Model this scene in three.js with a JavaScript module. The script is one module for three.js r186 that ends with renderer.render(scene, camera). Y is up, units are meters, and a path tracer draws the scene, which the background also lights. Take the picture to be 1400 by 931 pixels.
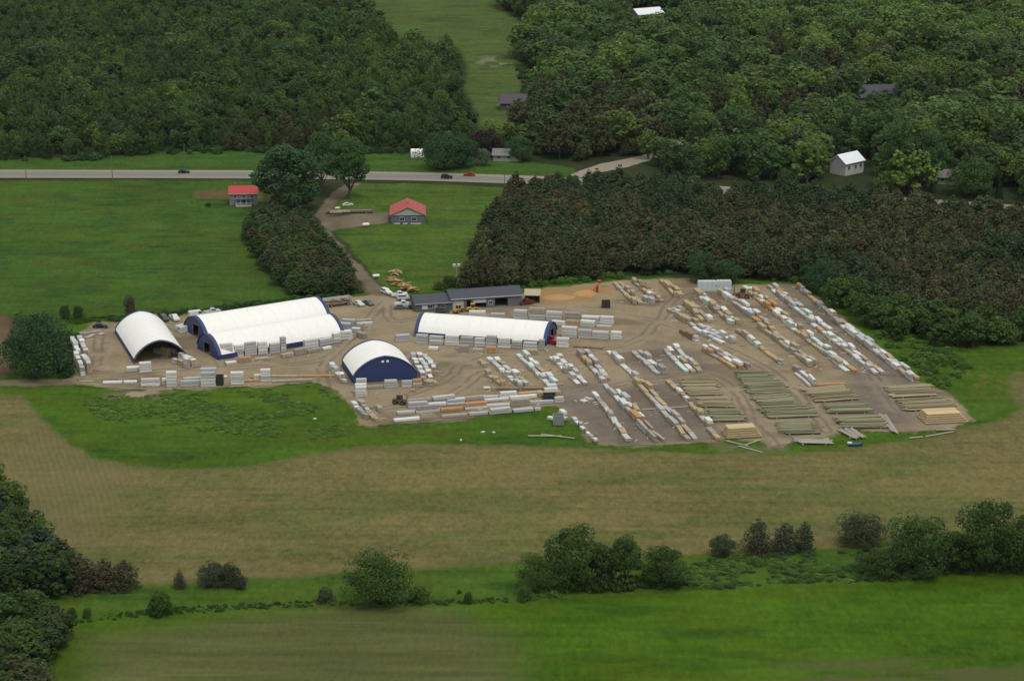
import * as THREE from 'three';
import { mergeGeometries } from 'three/addons/utils/BufferGeometryUtils.js';

// ---------------------------------------------------------------- camera, sky, sun, exposure
const scene = new THREE.Scene();
const CAM_H = 195, PITCH = 16 * Math.PI / 180, F = 3190;          // metres, radians, focal length in photograph pixels
const camera = new THREE.PerspectiveCamera(2 * Math.atan(465.5 / F) * 180 / Math.PI, 1400 / 931, 1, 9000);
camera.position.set(0, CAM_H, 0);
camera.lookAt(0, CAM_H - Math.sin(PITCH) * 1000, -Math.cos(PITCH) * 1000);
scene.add(camera);

const renderer = new THREE.WebGLRenderer({ antialias: true });
renderer.toneMapping = THREE.LinearToneMapping;
renderer.toneMappingExposure = 0.96;
renderer.shadowMap.enabled = true;

{ // overcast sky: even grey-blue cloud, a little brighter towards the zenith
  const W = 256, Hh = 128, d = new Float32Array(W * Hh * 4);
  for (let j = 0; j < Hh; j++) for (let i = 0; i < W; i++) {
    const el = ((j + 0.5) / Hh - 0.5) * Math.PI, s = Math.max(0, Math.sin(el));
    const a = (i / W) * Math.PI * 2;
    const cl = 1 + 0.06 * Math.sin(a * 3 + 9 * s) * Math.sin(a * 7 - 5 * s) * Math.cos(el);
    const k = 0.98 * (1 + 1.2 * s) / 2.2 * cl;
    d.set([k * 0.98, k * 1.0, k * 1.03, 1], (j * W + i) * 4);
  }
  const t = new THREE.DataTexture(d, W, Hh, THREE.RGBAFormat, THREE.FloatType);
  t.mapping = THREE.EquirectangularReflectionMapping; t.magFilter = THREE.LinearFilter; t.needsUpdate = true;
  scene.background = t; scene.environment = t;
}
const sun = new THREE.DirectionalLight(new THREE.Color(1.0, 0.955, 0.88), 1.5);
sun.position.set(160, 620, -380); sun.target.position.set(0, 0, -700);
sun.castShadow = true; sun.shadow.radius = 22; sun.shadow.mapSize.set(4096, 4096);
Object.assign(sun.shadow.camera, { left: -400, right: 400, top: 500, bottom: -900, near: 10, far: 2500 });
scene.add(sun, sun.target);
scene.fog = new THREE.FogExp2(new THREE.Color(0.72, 0.82, 0.95), 0.000011);

// ---------------------------------------------------------------- helpers
const SN = Math.sin(PITCH), CS = Math.cos(PITCH);
function G(px, py, h = 0) {                                        // the point of the plane y = h seen at a pixel of the photograph
  const u = px - 700, v = py - 465.5, dy = -SN * F - CS * v, dz = -CS * F + SN * v, t = (h - CAM_H) / dy;
  return new THREE.Vector3(u * t, h, dz * t);
}
function project(x, y, z) {                                        // back to photograph pixels
  const ry = y - CAM_H, dep = -(ry * SN) - z * CS, up = ry * CS - z * SN;
  return [700 + F * x / dep, 465.5 - F * up / dep, dep];
}
function rng(seed) { let s = seed | 0; return () => { s = (s + 0x6d2b79f5) | 0; let t = Math.imul(s ^ (s >>> 15), 1 | s); t = (t + Math.imul(t ^ (t >>> 7), 61 | t)) ^ t; return ((t ^ (t >>> 14)) >>> 0) / 4294967296; }; }
const R0 = rng(77);
const rr = (r, a, b) => a + (b - a) * r();
const lerp = (a, b, t) => a + (b - a) * t, clamp = (x, a, b) => Math.min(b, Math.max(a, x));
const sstep = (a, b, x) => { const t = clamp((x - a) / (b - a), 0, 1); return t * t * (3 - 2 * t); };
const taken = new Map();
function numbered(name) { const n = taken.get(name) ?? 0; taken.set(name, n + 1); return n ? `${name}_${String(n).padStart(3, '0')}` : name; }
function tag(o, label, category, group) { o.userData = { label, category }; if (group) o.userData.group = group; return o; }
function thing(name, label, category, pos, turn = 0, group) {
  const o = new THREE.Group(); o.name = numbered(name); o.position.copy(pos); o.rotation.y = turn; tag(o, label, category, group); scene.add(o); return o;
}
function part(name, geo, mat, parent, pos, turn) {
  const m = new THREE.Mesh(geo, mat); m.name = name; if (pos) m.position.set(...pos); if (turn) m.rotation.y = turn; parent.add(m); return m;
}
const matCache = new Map();
function M(r, g, b, rough = 0.85, metal = 0) {
  const k = [r, g, b, rough, metal].join();
  if (!matCache.has(k)) { const m = new THREE.MeshStandardMaterial({ roughness: rough, metalness: metal, side: THREE.DoubleSide }); m.color.setRGB(r, g, b); matCache.set(k, m); }
  return matCache.get(k);
}
const turnOf = (v) => Math.atan2(-v.z, v.x);                       // rotation.y that lays local +x along v
// box with chamfered edges, 44 triangles
function cbox(w, h, d, c = 0.03, y0 = 0) {
  const s = new THREE.Shape(), x = w / 2 - c, z = d / 2;
  s.moveTo(-x, 0); s.lineTo(x, 0); s.lineTo(w / 2, c); s.lineTo(w / 2, h - c); s.lineTo(x, h); s.lineTo(-x, h); s.lineTo(-w / 2, h - c); s.lineTo(-w / 2, c); s.closePath();
  const g = new THREE.ExtrudeGeometry(s, { depth: d, bevelEnabled: false }); g.translate(0, y0, -z); return g;
}
const boxg = (w, h, d, x = 0, y = 0, z = 0) => new THREE.BoxGeometry(w, h, d).translate(x, y + h / 2, z);
const merge = (list) => mergeGeometries(list.map((g) => { const n = g.index ? g.toNonIndexed() : g; for (const k of Object.keys(n.attributes)) if (!['position', 'normal', 'uv'].includes(k)) n.deleteAttribute(k); return n; }));

// ---------------------------------------------------------------- noise
const NT = 256;
function table(seed) { const r = rng(seed), t = new Float32Array(NT * NT); for (let i = 0; i < t.length; i++) t[i] = r(); return t; }
const T1 = table(11);
function vn(x, y) {
  const xi = Math.floor(x), yi = Math.floor(y); let fx = x - xi, fy = y - yi; fx = fx * fx * (3 - 2 * fx); fy = fy * fy * (3 - 2 * fy);
  const a = xi & 255, b = (xi + 1) & 255, c = (yi & 255) << 8, d = ((yi + 1) & 255) << 8;
  return (T1[c + a] * (1 - fx) + T1[c + b] * fx) * (1 - fy) + (T1[d + a] * (1 - fx) + T1[d + b] * fx) * fy;
}
const fbm = (x, y, o = 4) => { let s = 0, a = 0.5, n = 0; for (let i = 0; i < o; i++) { s += a * vn(x, y); n += a; a *= 0.5; x = x * 2.03 + 17.3; y = y * 2.03 + 41.7; } return s / n; };

// ---------------------------------------------------------------- outlines of the ground, in photograph pixels
const Z = {
  farField: [[478, -60], [492, 8], [512, 30], [522, 46], [560, 58], [600, 62], [628, 66], [640, 90], [634, 120], [650, 150], [662, 195], [700, 195], [722, 165], [735, 120], [728, 95], [700, 80], [716, 62], [735, 38], [700, 22], [675, 0], [660, -60]],
  meadow: [[-260, 246], [352, 247], [362, 282], [335, 300], [350, 350], [400, 400], [440, 404], [425, 412], [250, 428], [150, 436], [105, 444], [60, 436], [-30, 430], [-260, 470]],
  lawn: [[440, 280], [455, 262], [492, 250], [600, 252], [700, 258], [690, 290], [645, 380], [640, 400], [560, 402], [530, 398], [505, 372], [470, 330], [430, 296]],
  vergeN: [[-260, 212], [120, 216], [240, 206], [360, 205], [420, 212], [560, 207], [700, 218], [790, 230], [780, 245], [690, 243], [560, 236], [350, 233], [-260, 233]],
  vergeY: [[-260, 470], [20, 505], [90, 436], [250, 426], [440, 400], [560, 396], [700, 392], [850, 378], [960, 378], [1110, 388], [1190, 440], [1300, 466], [1500, 470], [1700, 520], [1500, 560], [1400, 600], [1240, 625], [900, 640], [500, 640], [200, 660], [40, 600], [-30, 530], [-260, 540]],
  hay: [[-90, 541], [25, 540], [45, 556], [62, 578], [90, 606], [125, 626], [180, 638], [260, 641], [350, 636], [420, 621], [490, 611], [570, 607], [660, 609], [760, 610], [870, 616], [960, 621], [1060, 623], [1150, 615], [1240, 603], [1310, 588], [1380, 571], [1392, 556], [1376, 532], [1378, 516], [1400, 507], [1460, 500], [1640, 500], [1640, 720], [1400, 722], [1250, 738], [1150, 748], [980, 758], [850, 764], [720, 770], [600, 779], [470, 784], [340, 792], [190, 803], [60, 806], [20, 700], [-90, 600]],
  strip: [[-60, 800], [190, 800], [340, 789], [470, 781], [600, 776], [720, 767], [850, 761], [980, 755], [1150, 745], [1250, 735], [1400, 719], [1640, 700], [1640, 770], [1400, 784], [1100, 802], [900, 814], [700, 824], [600, 828], [440, 828], [220, 841], [90, 853], [-60, 880]],
  low: [[-60, 868], [90, 850], [220, 838], [440, 825], [600, 825], [700, 821], [900, 811], [1100, 799], [1400, 781], [1640, 768], [1640, 1060], [-60, 1060]],
  lowTan: [[130, 872], [250, 852], [440, 832], [560, 827], [615, 832], [680, 862], [705, 890], [715, 940], [740, 1040], [150, 1040], [110, 930]],
  yard: [[104, 456], [128, 441], [170, 440], [250, 432], [330, 428], [432, 417], [485, 405], [505, 403], [532, 404], [560, 424], [640, 420], [714, 402], [745, 395], [800, 389], [850, 384], [945, 380], [1000, 389], [1092, 389], [1112, 401], [1180, 456], [1256, 521], [1300, 538], [1332, 574], [1302, 589], [1240, 592], [1150, 590], [1124, 600], [1052, 613], [1040, 600], [988, 601], [980, 606], [880, 610], [820, 611], [800, 598], [778, 572], [758, 556], [700, 561], [640, 573], [580, 579], [492, 584], [480, 556], [456, 533], [432, 524], [350, 529], [210, 535], [140, 531], [104, 528], [98, 515], [94, 480]],
  yardGreyA: [[745, 535], [800, 520], [850, 530], [880, 524], [930, 520], [990, 610], [815, 612], [790, 580]],
  yardGreyB: [[1050, 385], [1100, 385], [1265, 525], [1240, 540], [1180, 520], [1130, 470], [1090, 430]],
  yardGreyC: [[1190, 500], [1240, 520], [1250, 590], [1150, 580], [1130, 540]],
  yardGreyD: [[890, 470], [960, 480], [980, 510], [900, 525], [860, 500]],
  dust: [[735, 397], [800, 390], [838, 394], [840, 408], [790, 416], [740, 418]],
  track: [[-260, 521], [0, 520], [110, 516], [160, 515], [160, 530], [105, 527], [0, 528.5], [-260, 532]],
  drive: [[470, 253], [496, 249], [488, 256], [462, 274], [446, 292], [438, 305], [455, 322], [480, 352], [510, 382], [530, 400], [548, 412], [520, 415], [505, 400], [478, 370], [455, 340], [432, 310], [424, 298], [436, 285], [452, 265]],
  pad: [[420, 298], [440, 290], [512, 289], [535, 292], [538, 304], [500, 309], [470, 313], [450, 318]],
  plot: [[264, 261], [314, 259], [314, 273], [264, 272.5]],
  tilled: [[-260, 430], [12, 432], [16, 470], [15, 512], [-260, 516]],
  side: [[778, 240], [800, 231], [822, 224], [852, 218], [900, 208], [905, 214], [858, 229], [820, 236], [795, 243]],
  bareA: [[975, 605], [1040, 612], [1075, 600], [1080, 615], [1040, 621], [990, 620]],
  bareB: [[140, 534], [230, 530], [220, 545], [150, 545]],
};
const ZW = {}; for (const k in Z) ZW[k] = Z[k].map(([x, y]) => { const p = G(x, y); return [p.x, p.z]; });
function sdPoly(P, x, z) {                                         // signed distance, negative inside
  let d = 1e18, ins = false;
  for (let i = 0, j = P.length - 1; i < P.length; j = i++) {
    const [ax, az] = P[j], [bx, bz] = P[i], ex = bx - ax, ez = bz - az, wx = x - ax, wz = z - az;
    const t = clamp((wx * ex + wz * ez) / (ex * ex + ez * ez), 0, 1), qx = wx - ex * t, qz = wz - ez * t, q = qx * qx + qz * qz;
    if (q < d) d = q;
    if ((az > z) !== (bz > z) && x < ax + (z - az) / (bz - az) * ex) ins = !ins;
  }
  return (ins ? -1 : 1) * Math.sqrt(d);
}
const inPoly = (P, x, z) => { let ins = false; for (let i = 0, j = P.length - 1; i < P.length; j = i++) { const [ax, az] = P[j], [bx, bz] = P[i]; if ((az > z) !== (bz > z) && x < ax + (z - az) / (bz - az) * (bx - ax)) ins = !ins; } return ins; };
// distance grids, 1.5 m cells
const SD = {};
for (const k in ZW) {
  const xs = ZW[k].map((p) => p[0]), zs = ZW[k].map((p) => p[1]), pad = 14, c = 1.5;
  const x0 = Math.min(...xs) - pad, z0 = Math.min(...zs) - pad, nx = Math.ceil((Math.max(...xs) + pad - x0) / c) + 2, nz = Math.ceil((Math.max(...zs) + pad - z0) / c) + 2;
  const a = new Float32Array(nx * nz);
  for (let j = 0; j < nz; j++) for (let i = 0; i < nx; i++) a[j * nx + i] = sdPoly(ZW[k], x0 + i * c, z0 + j * c);
  SD[k] = (x, z) => {
    const u = (x - x0) / c, v = (z - z0) / c; if (u < 0 || v < 0 || u >= nx - 1 || v >= nz - 1) return 99;
    const i = u | 0, j = v | 0, fx = u - i, fz = v - j, o = j * nx + i;
    return (a[o] * (1 - fx) + a[o + 1] * fx) * (1 - fz) + (a[o + nx] * (1 - fx) + a[o + nx + 1] * fx) * fz;
  };
}
// ---------------------------------------------------------------- what the ground is made of (linear base colours)
const mix3 = (c, r, g, b, t) => { c[0] += (r - c[0]) * t; c[1] += (g - c[1]) * t; c[2] += (b - c[2]) * t; };
const mul3 = (c, k) => { c[0] *= k; c[1] *= k; c[2] *= k; };
function grass(c, x, z, r, g, b, seed, t, yellow = 0.35) {
  const big = fbm(x * 0.022 + seed, z * 0.03 + seed, 4), mid = fbm(x * 0.11 + seed, z * 0.2, 3), streak = fbm(x * 0.07 + seed * 3, z * 0.55, 3), fine = vn(x * 1.1, z * 0.45 + seed), tiny = vn(x * 2.3 + 9, z * 0.9);
  const k = 0.22 + 0.5 * big + 0.46 * mid + 0.42 * streak + 0.3 * fine + 0.28 * tiny - 0.09;
  let R = r * k, Gg = g * k, B = b * k;
  const y = sstep(0.5, 0.72, fbm(x * 0.045 + 31 + seed, z * 0.09 + 5, 3)) * yellow; R += (g * 0.82 - R) * y; B += (b * 1.1 - B) * y;
  const dk = sstep(0.58, 0.75, fbm(x * 0.08 + 71, z * 0.16 + seed, 3)); R *= 1 - 0.3 * dk; Gg *= 1 - 0.18 * dk;
  mix3(c, R, Gg, B, t);
}
// lanes that vehicles have worn into the yard, in photograph pixels
const LANES = [[[110, 520], [220, 508], [330, 503], [440, 492], [470, 470], [500, 440], [528, 412]], [[528, 412], [540, 440], [620, 424], [720, 424], [820, 428], [900, 440], [980, 472], [1040, 500], [1090, 540], [1130, 590]], [[900, 440], [860, 470], [760, 484], [650, 488], [610, 520], [560, 540]], [[760, 545], [850, 526], [960, 512], [1010, 540], [1030, 580], [1060, 608]], [[900, 440], [940, 400], [1060, 386]], [[1000, 450], [1100, 440], [1180, 500], [1230, 560]], [[470, 470], [440, 510], [480, 560], [600, 545], [660, 510]], [[300, 500], [290, 470], [240, 445], [150, 450], [130, 500]]].map((l) => new THREE.CatmullRomCurve3(l.map(([a, b]) => G(a, b))).getPoints(l.length * 4));
function laneDist(x, z) { let d = 1e9; for (const l of LANES) for (let i = 1; i < l.length; i++) { const a = l[i - 1], b = l[i], ex = b.x - a.x, ez = b.z - a.z, t = clamp(((x - a.x) * ex + (z - a.z) * ez) / (ex * ex + ez * ez), 0, 1), q = (x - a.x - ex * t) ** 2 + (z - a.z - ez * t) ** 2; if (q < d) d = q; } return Math.sqrt(d); }
function soil(x, z, only) {
  const c = [0.035, 0.055, 0.02];
  { const n = fbm(x * 0.06, z * 0.06), m = vn(x * 0.9, z * 0.9); mul3(c, 0.6 + 0.5 * n + 0.4 * m); const br = sstep(0.5, 0.7, fbm(x * 0.1 + 9, z * 0.1 + 3)); mix3(c, 0.07, 0.055, 0.032, br * 0.6); }
  const wx = x + 2.6 * (fbm(x * 0.16, z * 0.16 + 50, 3) - 0.5) + 1.0 * (vn(x * 1.1, z * 1.1) - 0.5), wz = z + 4.4 * (fbm(x * 0.16 + 90, z * 0.16, 3) - 0.5) + 1.4 * (vn(x * 1.1 + 40, z * 1.1) - 0.5);
  const m = (k, w = 0.7) => sstep(w, -w, SD[k](wx, wz));
  let t;
  if ((t = m('farField', 2)) > 0) { grass(c, x, z, 0.082, 0.125, 0.03, 3, t, 0.6); const p = G(690, 84), q = Math.hypot((x - p.x) / 20, (z - p.z) / 22); mix3(c, 0.25, 0.24, 0.15, t * sstep(1.2, 0.3, q) * sstep(0.5, 0.66, fbm(x * 0.2, z * 0.1))); }
  if ((t = m('vergeN', 1.2)) > 0) grass(c, x, z, 0.055, 0.115, 0.02, 6, t);
  if ((t = m('meadow', 1.2)) > 0) grass(c, x, z, 0.056, 0.112, 0.017, 1, t, 0.5);
  if ((t = m('lawn', 0.8)) > 0) { grass(c, x, z, 0.074, 0.13, 0.02, 9, t, 0.5); }
  if ((t = m('vergeY', 2.5)) > 0) {
    grass(c, x, z, 0.064, 0.128, 0.013, 14, t, 0.4);
    const p = G(1345, 518), q = Math.hypot((x - p.x) / 9, (z - p.z) / 22); mix3(c, 0.17, 0.16, 0.02, t * 0.7 * sstep(1.1, 0.2, q) * sstep(0.45, 0.62, fbm(x * 0.5, z * 0.3)));
  }
  if ((t = m('tilled', 1.5)) > 0) { const n = fbm(x * 0.2, z * 0.2); mix3(c, 0.15 * (0.7 + 0.6 * n), 0.105 * (0.7 + 0.6 * n), 0.06 * (0.7 + 0.6 * n), t); }
  if ((t = m('strip', 1.2)) > 0) grass(c, x, z, 0.066, 0.128, 0.016, 21, t, 0.45);
  if ((t = m('hay', 1.6)) > 0) {
    const n = fbm(x * 0.025 + 3, z * 0.04, 4), n2 = fbm(x * 0.05 + 33, z * 0.5, 4), n3 = vn(x * 0.9, z * 0.5), n4 = vn(x * 2.2, z * 0.95);
    const k = 0.4 + 0.3 * n + 0.46 * n2 + 0.28 * n3 + 0.34 * n4; let h = [0.172 * k, 0.15 * k, 0.055 * k];
    const gr = sstep(0.42, 0.68, fbm(x * 0.04 + 60, z * 0.09 + 8, 4)) * 0.75; mix3(h, 0.11 * k, 0.13 * k, 0.037 * k, gr);
    const lt = sstep(0.6, 0.74, fbm(x * 0.2 + 5, z * 0.34, 3)); mix3(h, 0.23, 0.195, 0.095, lt * 0.3);
    const edge = sstep(-7, 0, SD.hay(wx, wz)); mix3(h, 0.09, 0.11, 0.035, edge * 0.6 * fbm(x * 0.3, z * 0.3));
    // drilled rows of the bare corner by the wood
    const pp = G(75, 655), rowA = sstep(42, 16, Math.hypot((x - pp.x) * 1.5, (z - pp.z) * 0.42));
    if (rowA > 0) { const s = Math.sin((x * 0.96 - z * 0.27 + 1.2 * fbm(x * 0.05, z * 0.05)) * 2 * Math.PI / 1.5); mix3(h, s > 0 ? 0.25 : 0.12, s > 0 ? 0.21 : 0.108, s > 0 ? 0.1 : 0.045, rowA * 0.26 * (0.3 + n3)); mix3(h, 0.21, 0.175, 0.085, rowA * 0.4); }
    mix3(c, h[0], h[1], h[2], t);
  }
  if ((t = m('low', 1.2)) > 0) {
    grass(c, x, z, 0.058, 0.122, 0.008, 27, t, 0.35);
    const u = sstep(9, -9, SD.lowTan(x + 14 * (fbm(x * 0.03, z * 0.03) - 0.5), z)), k = 0.62 + 0.75 * fbm(x * 0.05 + 7, z * 0.4, 4) * (0.6 + 0.8 * fbm(x * 0.03, z * 0.05)) + 0.22 * vn(x * 2.2, z * 0.9) - 0.03;
    mix3(c, 0.112 * k, 0.122 * k, 0.042 * k, t * u * 0.9);
    const q = G(1260, 935), e = sstep(1.2, 0.4, Math.hypot((x - q.x) / 38, (z - q.z) / 16)) * sstep(0.38, 0.62, fbm(x * 0.05, z * 0.2 + 9)); mix3(c, 0.12, 0.125, 0.045, t * e * 0.8);
  }
  if ((t = m('track', 0.8)) > 0) { const n = 0.75 + 0.5 * fbm(x * 0.3, z * 0.6); mix3(c, 0.23 * n, 0.185 * n, 0.125 * n, t); }
  if ((t = m('plot', 0.6)) > 0) { const n = 0.75 + 0.5 * fbm(x * 0.4, z * 0.4); mix3(c, 0.16 * n, 0.11 * n, 0.05 * n, t * 0.8); }
  for (const k of ['drive', 'pad']) if ((t = m(k, 0.9)) > 0) { const n = 0.6 + 0.75 * fbm(x * 0.14, z * 0.14, 5); mix3(c, 0.22 * n, 0.18 * n, 0.125 * n, t); }
  for (const k of ['bareA', 'bareB']) if ((t = m(k, 3)) > 0) mix3(c, 0.2, 0.17, 0.1, t * sstep(0.3, 0.6, fbm(x * 0.25, z * 0.25)));
  if ((t = m('yard', 0.9)) > 0) {
    const n = fbm(x * 0.03 + 2, z * 0.04, 5), n2 = fbm(x * 0.16, z * 0.22 + 6, 4), n3 = vn(x * 1.7, z * 1.7), ruts = fbm(x * 0.9 + 2 * n, z * 0.08, 3);
    const k = 0.5 + 0.4 * n + 0.4 * n2 + 0.15 * n3 + 0.15 * ruts; let h = [0.335 * k, 0.265 * k, 0.165 * k];
    const grey = Math.max(...['yardGreyA', 'yardGreyB', 'yardGreyC', 'yardGreyD'].map((q) => sstep(6, -5, SD[q](wx, wz)))) * (0.55 + 0.6 * fbm(x * 0.1, z * 0.1)); mix3(h, 0.2 * k, 0.165 * k, 0.135 * k, clamp(grey, 0, 0.95));
    const dmp = sstep(0.55, 0.72, fbm(x * 0.05 + 44, z * 0.08, 4)); mix3(h, 0.16, 0.125, 0.088, dmp * 0.6);
    const pale = sstep(0.56, 0.72, fbm(x * 0.07 + 14, z * 0.1 + 8, 4)); mix3(h, 0.36, 0.3, 0.21, pale * 0.5 * (1 - grey));
    const ld = laneDist(x + 1.6 * (n2 - 0.5), z + 1.6 * (n - 0.5)); if (ld < 5) { const pl = sstep(4.6, 2.2, ld) * (0.4 + 0.6 * n2); mix3(h, 0.37, 0.31, 0.215, pl * 0.5); const rut = sstep(0.75, 0.3, Math.abs(ld - 1.3)) * sstep(0.3, 0.55, fbm(x * 0.2 + 3, z * 0.2, 3)); mix3(h, 0.17, 0.135, 0.095, rut * 0.55); }
    const sd = sstep(3, -3, SD.dust(wx, wz)); mix3(h, 0.42, 0.25, 0.1, sd * sstep(0.3, 0.6, fbm(x * 0.15 + 1, z * 0.3)));
    const weed = 0.5 * sstep(0.66, 0.74, fbm(x * 0.13 + 66, z * 0.16 + 2, 4)) * sstep(-22, -4, SD.yard(x, z)); mix3(h, 0.08, 0.115, 0.035, weed * 0.8);
    mix3(c, h[0], h[1], h[2], t);
  }
  return c;
}
const enc = new Uint8Array(4097); for (let i = 0; i <= 4096; i++) { const v = i / 4096; enc[i] = Math.round(255 * (v <= 0.0031308 ? 12.92 * v : 1.055 * Math.pow(v, 1 / 2.4) - 0.055)); }
function soilTexture(x0, z0, x1, z1, res) {
  const w = Math.min(2048, Math.ceil((x1 - x0) / res)), h = Math.min(2048, Math.ceil((z1 - z0) / (res * 1.4))), d = new Uint8Array(w * h * 4);
  for (let j = 0; j < h; j++) for (let i = 0; i < w; i++) {
    const c = soil(x0 + (i + 0.5) / w * (x1 - x0), z1 + (j + 0.5) / h * (z0 - z1)), o = (j * w + i) * 4;
    mul3(c, 0.72); d[o] = enc[clamp(c[0], 0, 1) * 4096 | 0]; d[o + 1] = enc[clamp(c[1], 0, 1) * 4096 | 0]; d[o + 2] = enc[clamp(c[2], 0, 1) * 4096 | 0]; d[o + 3] = 255;
  }
  const t = new THREE.DataTexture(d, w, h, THREE.RGBAFormat); t.colorSpace = THREE.SRGBColorSpace; t.magFilter = THREE.LinearFilter; t.needsUpdate = true; return t;
}
function jag(P, amp) {                                             // uneven outline
  const out = [];
  for (let i = 0; i < P.length; i++) {
    const [ax, az] = P[i], [bx, bz] = P[(i + 1) % P.length], L = Math.hypot(bx - ax, bz - az), n = Math.max(1, Math.ceil(L / 2.2));
    for (let k = 0; k < n; k++) { const x = lerp(ax, bx, k / n), z = lerp(az, bz, k / n); out.push([x + amp * (vn(x * 0.5, z * 0.5) - 0.5), z + amp * 1.5 * (vn(x * 0.5 + 30, z * 0.5) - 0.5)]); }
  }
  return out;
}
function structure(o) { o.userData = { kind: 'structure' }; scene.add(o); return o; }
function groundSheet(name, key, y, res, amp = 1.2) {
  const P = jag(ZW[key], amp), xs = P.map((p) => p[0]), zs = P.map((p) => p[1]), x0 = Math.min(...xs), x1 = Math.max(...xs), z0 = Math.min(...zs), z1 = Math.max(...zs);
  const g = new THREE.ShapeGeometry(new THREE.Shape(P.map((p) => new THREE.Vector2(p[0], -p[1])))); g.rotateX(-Math.PI / 2); g.translate(0, y, 0);
  const pos = g.attributes.position, uv = g.attributes.uv; for (let i = 0; i < pos.count; i++) uv.setXY(i, (pos.getX(i) - x0) / (x1 - x0), (z1 - pos.getZ(i)) / (z1 - z0));
  const m = new THREE.Mesh(g, new THREE.MeshPhysicalMaterial({ map: soilTexture(x0, z0, x1, z1, res), roughness: 1, specularIntensity: 0.1, side: THREE.DoubleSide })); m.name = name; return structure(m);
}
{ // the one sheet of ground under all
  const x0 = -420, x1 = 420, z0 = -1600, z1 = -400, g = new THREE.PlaneGeometry(6000, 6000).rotateX(-Math.PI / 2).translate(0, 0, -1800), pos = g.attributes.position, uv = g.attributes.uv;
  for (let i = 0; i < pos.count; i++) uv.setXY(i, (pos.getX(i) - x0) / (x1 - x0), (z1 - pos.getZ(i)) / (z1 - z0));
  const tex = soilTexture(x0, z0, x1, z1, 0.8); tex.wrapS = tex.wrapT = THREE.MirroredRepeatWrapping;
  const m = new THREE.Mesh(g, new THREE.MeshPhysicalMaterial({ map: tex, roughness: 1, specularIntensity: 0.1 })); m.name = 'ground'; structure(m);
}
groundSheet('far_field', 'farField', 0.03, 0.5);
groundSheet('road_verge', 'vergeN', 0.03, 0.45);
groundSheet('meadow', 'meadow', 0.03, 0.28);
groundSheet('yard_verge', 'vergeY', 0.03, 0.28);
groundSheet('tilled_field', 'tilled', 0.06, 0.3);
groundSheet('lawn', 'lawn', 0.06, 0.25);
groundSheet('hay_field', 'hay', 0.06, 0.2);
groundSheet('grass_strip', 'strip', 0.09, 0.2);
groundSheet('green_field', 'low', 0.12, 0.17);
groundSheet('track', 'track', 0.09, 0.22, 0.8);
groundSheet('garden_plot', 'plot', 0.06, 0.25, 0.6);
groundSheet('driveway', 'drive', 0.09, 0.22, 0.8);
groundSheet('gravel_pad', 'pad', 0.12, 0.22, 0.8);
groundSheet('yard', 'yard', 0.15, 0.18, 0.8);
const YG = 0.15;                                                   // height of the yard sheet

// highway: asphalt ribbon, gravel shoulders, painted lines
function ribbon(pts, off0, off1, y, step = 4) {
  const cv = new THREE.CatmullRomCurve3(pts), n = Math.ceil(cv.getLength() / step), v = [], uv = [], ix = [];
  for (let i = 0; i <= n; i++) {
    const p = cv.getPointAt(i / n), t = cv.getTangentAt(i / n), nx = -t.z, nz = t.x;
    v.push(p.x + nx * off0, y, p.z + nz * off0, p.x + nx * off1, y, p.z + nz * off1); uv.push(i * step / 12, 0, i * step / 12, 1);
    if (i < n) ix.push(2 * i, 2 * i + 1, 2 * i + 2, 2 * i + 1, 2 * i + 3, 2 * i + 2);
  }
  const g = new THREE.BufferGeometry(); g.setAttribute('position', new THREE.Float32BufferAttribute(v, 3)); g.setAttribute('uv', new THREE.Float32BufferAttribute(uv, 2)); g.setIndex(ix); g.computeVertexNormals(); return g;
}
function grainTexture(w, h, fn) {
  const d = new Uint8Array(w * h * 4);
  for (let j = 0; j < h; j++) for (let i = 0; i < w; i++) { const c = fn(i / w, j / h, i, j), o = (j * w + i) * 4; for (let k = 0; k < 3; k++) d[o + k] = enc[clamp(c[k], 0, 1) * 4096 | 0]; d[o + 3] = 255; }
  const t = new THREE.DataTexture(d, w, h, THREE.RGBAFormat); t.colorSpace = THREE.SRGBColorSpace; t.magFilter = THREE.LinearFilter; t.wrapS = t.wrapT = THREE.RepeatWrapping; t.needsUpdate = true; return t;
}
const asphaltTex = grainTexture(512, 128, (u, v, i, j) => { const n = 0.75 + 0.3 * vn(i * 0.5, j * 0.5) + 0.25 * fbm(i / 512 * 16, j * 0.2, 3), lane = Math.abs(((v * 2) % 1) - 0.5), wear = lane > 0.17 && lane < 0.33 ? 0.9 : 1.05; return [0.165 * n * wear, 0.158 * n * wear, 0.142 * n * wear]; });
const gravelTex = grainTexture(512, 64, (u, v, i, j) => { const n = 0.7 + 0.35 * vn(i * 0.7, j * 0.7) + 0.3 * fbm(i / 512 * 32, j * 0.15, 3); return [0.24 * n, 0.205 * n, 0.15 * n]; });
const roadPts = [[-420, 236.5], [-150, 237.4], [0, 238], [180, 238.4], [350, 239], [560, 241.5], [680, 245], [760, 248], [900, 256], [1100, 268], [1400, 288], [1700, 312]].map(([x, y]) => G(x, y));
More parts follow.
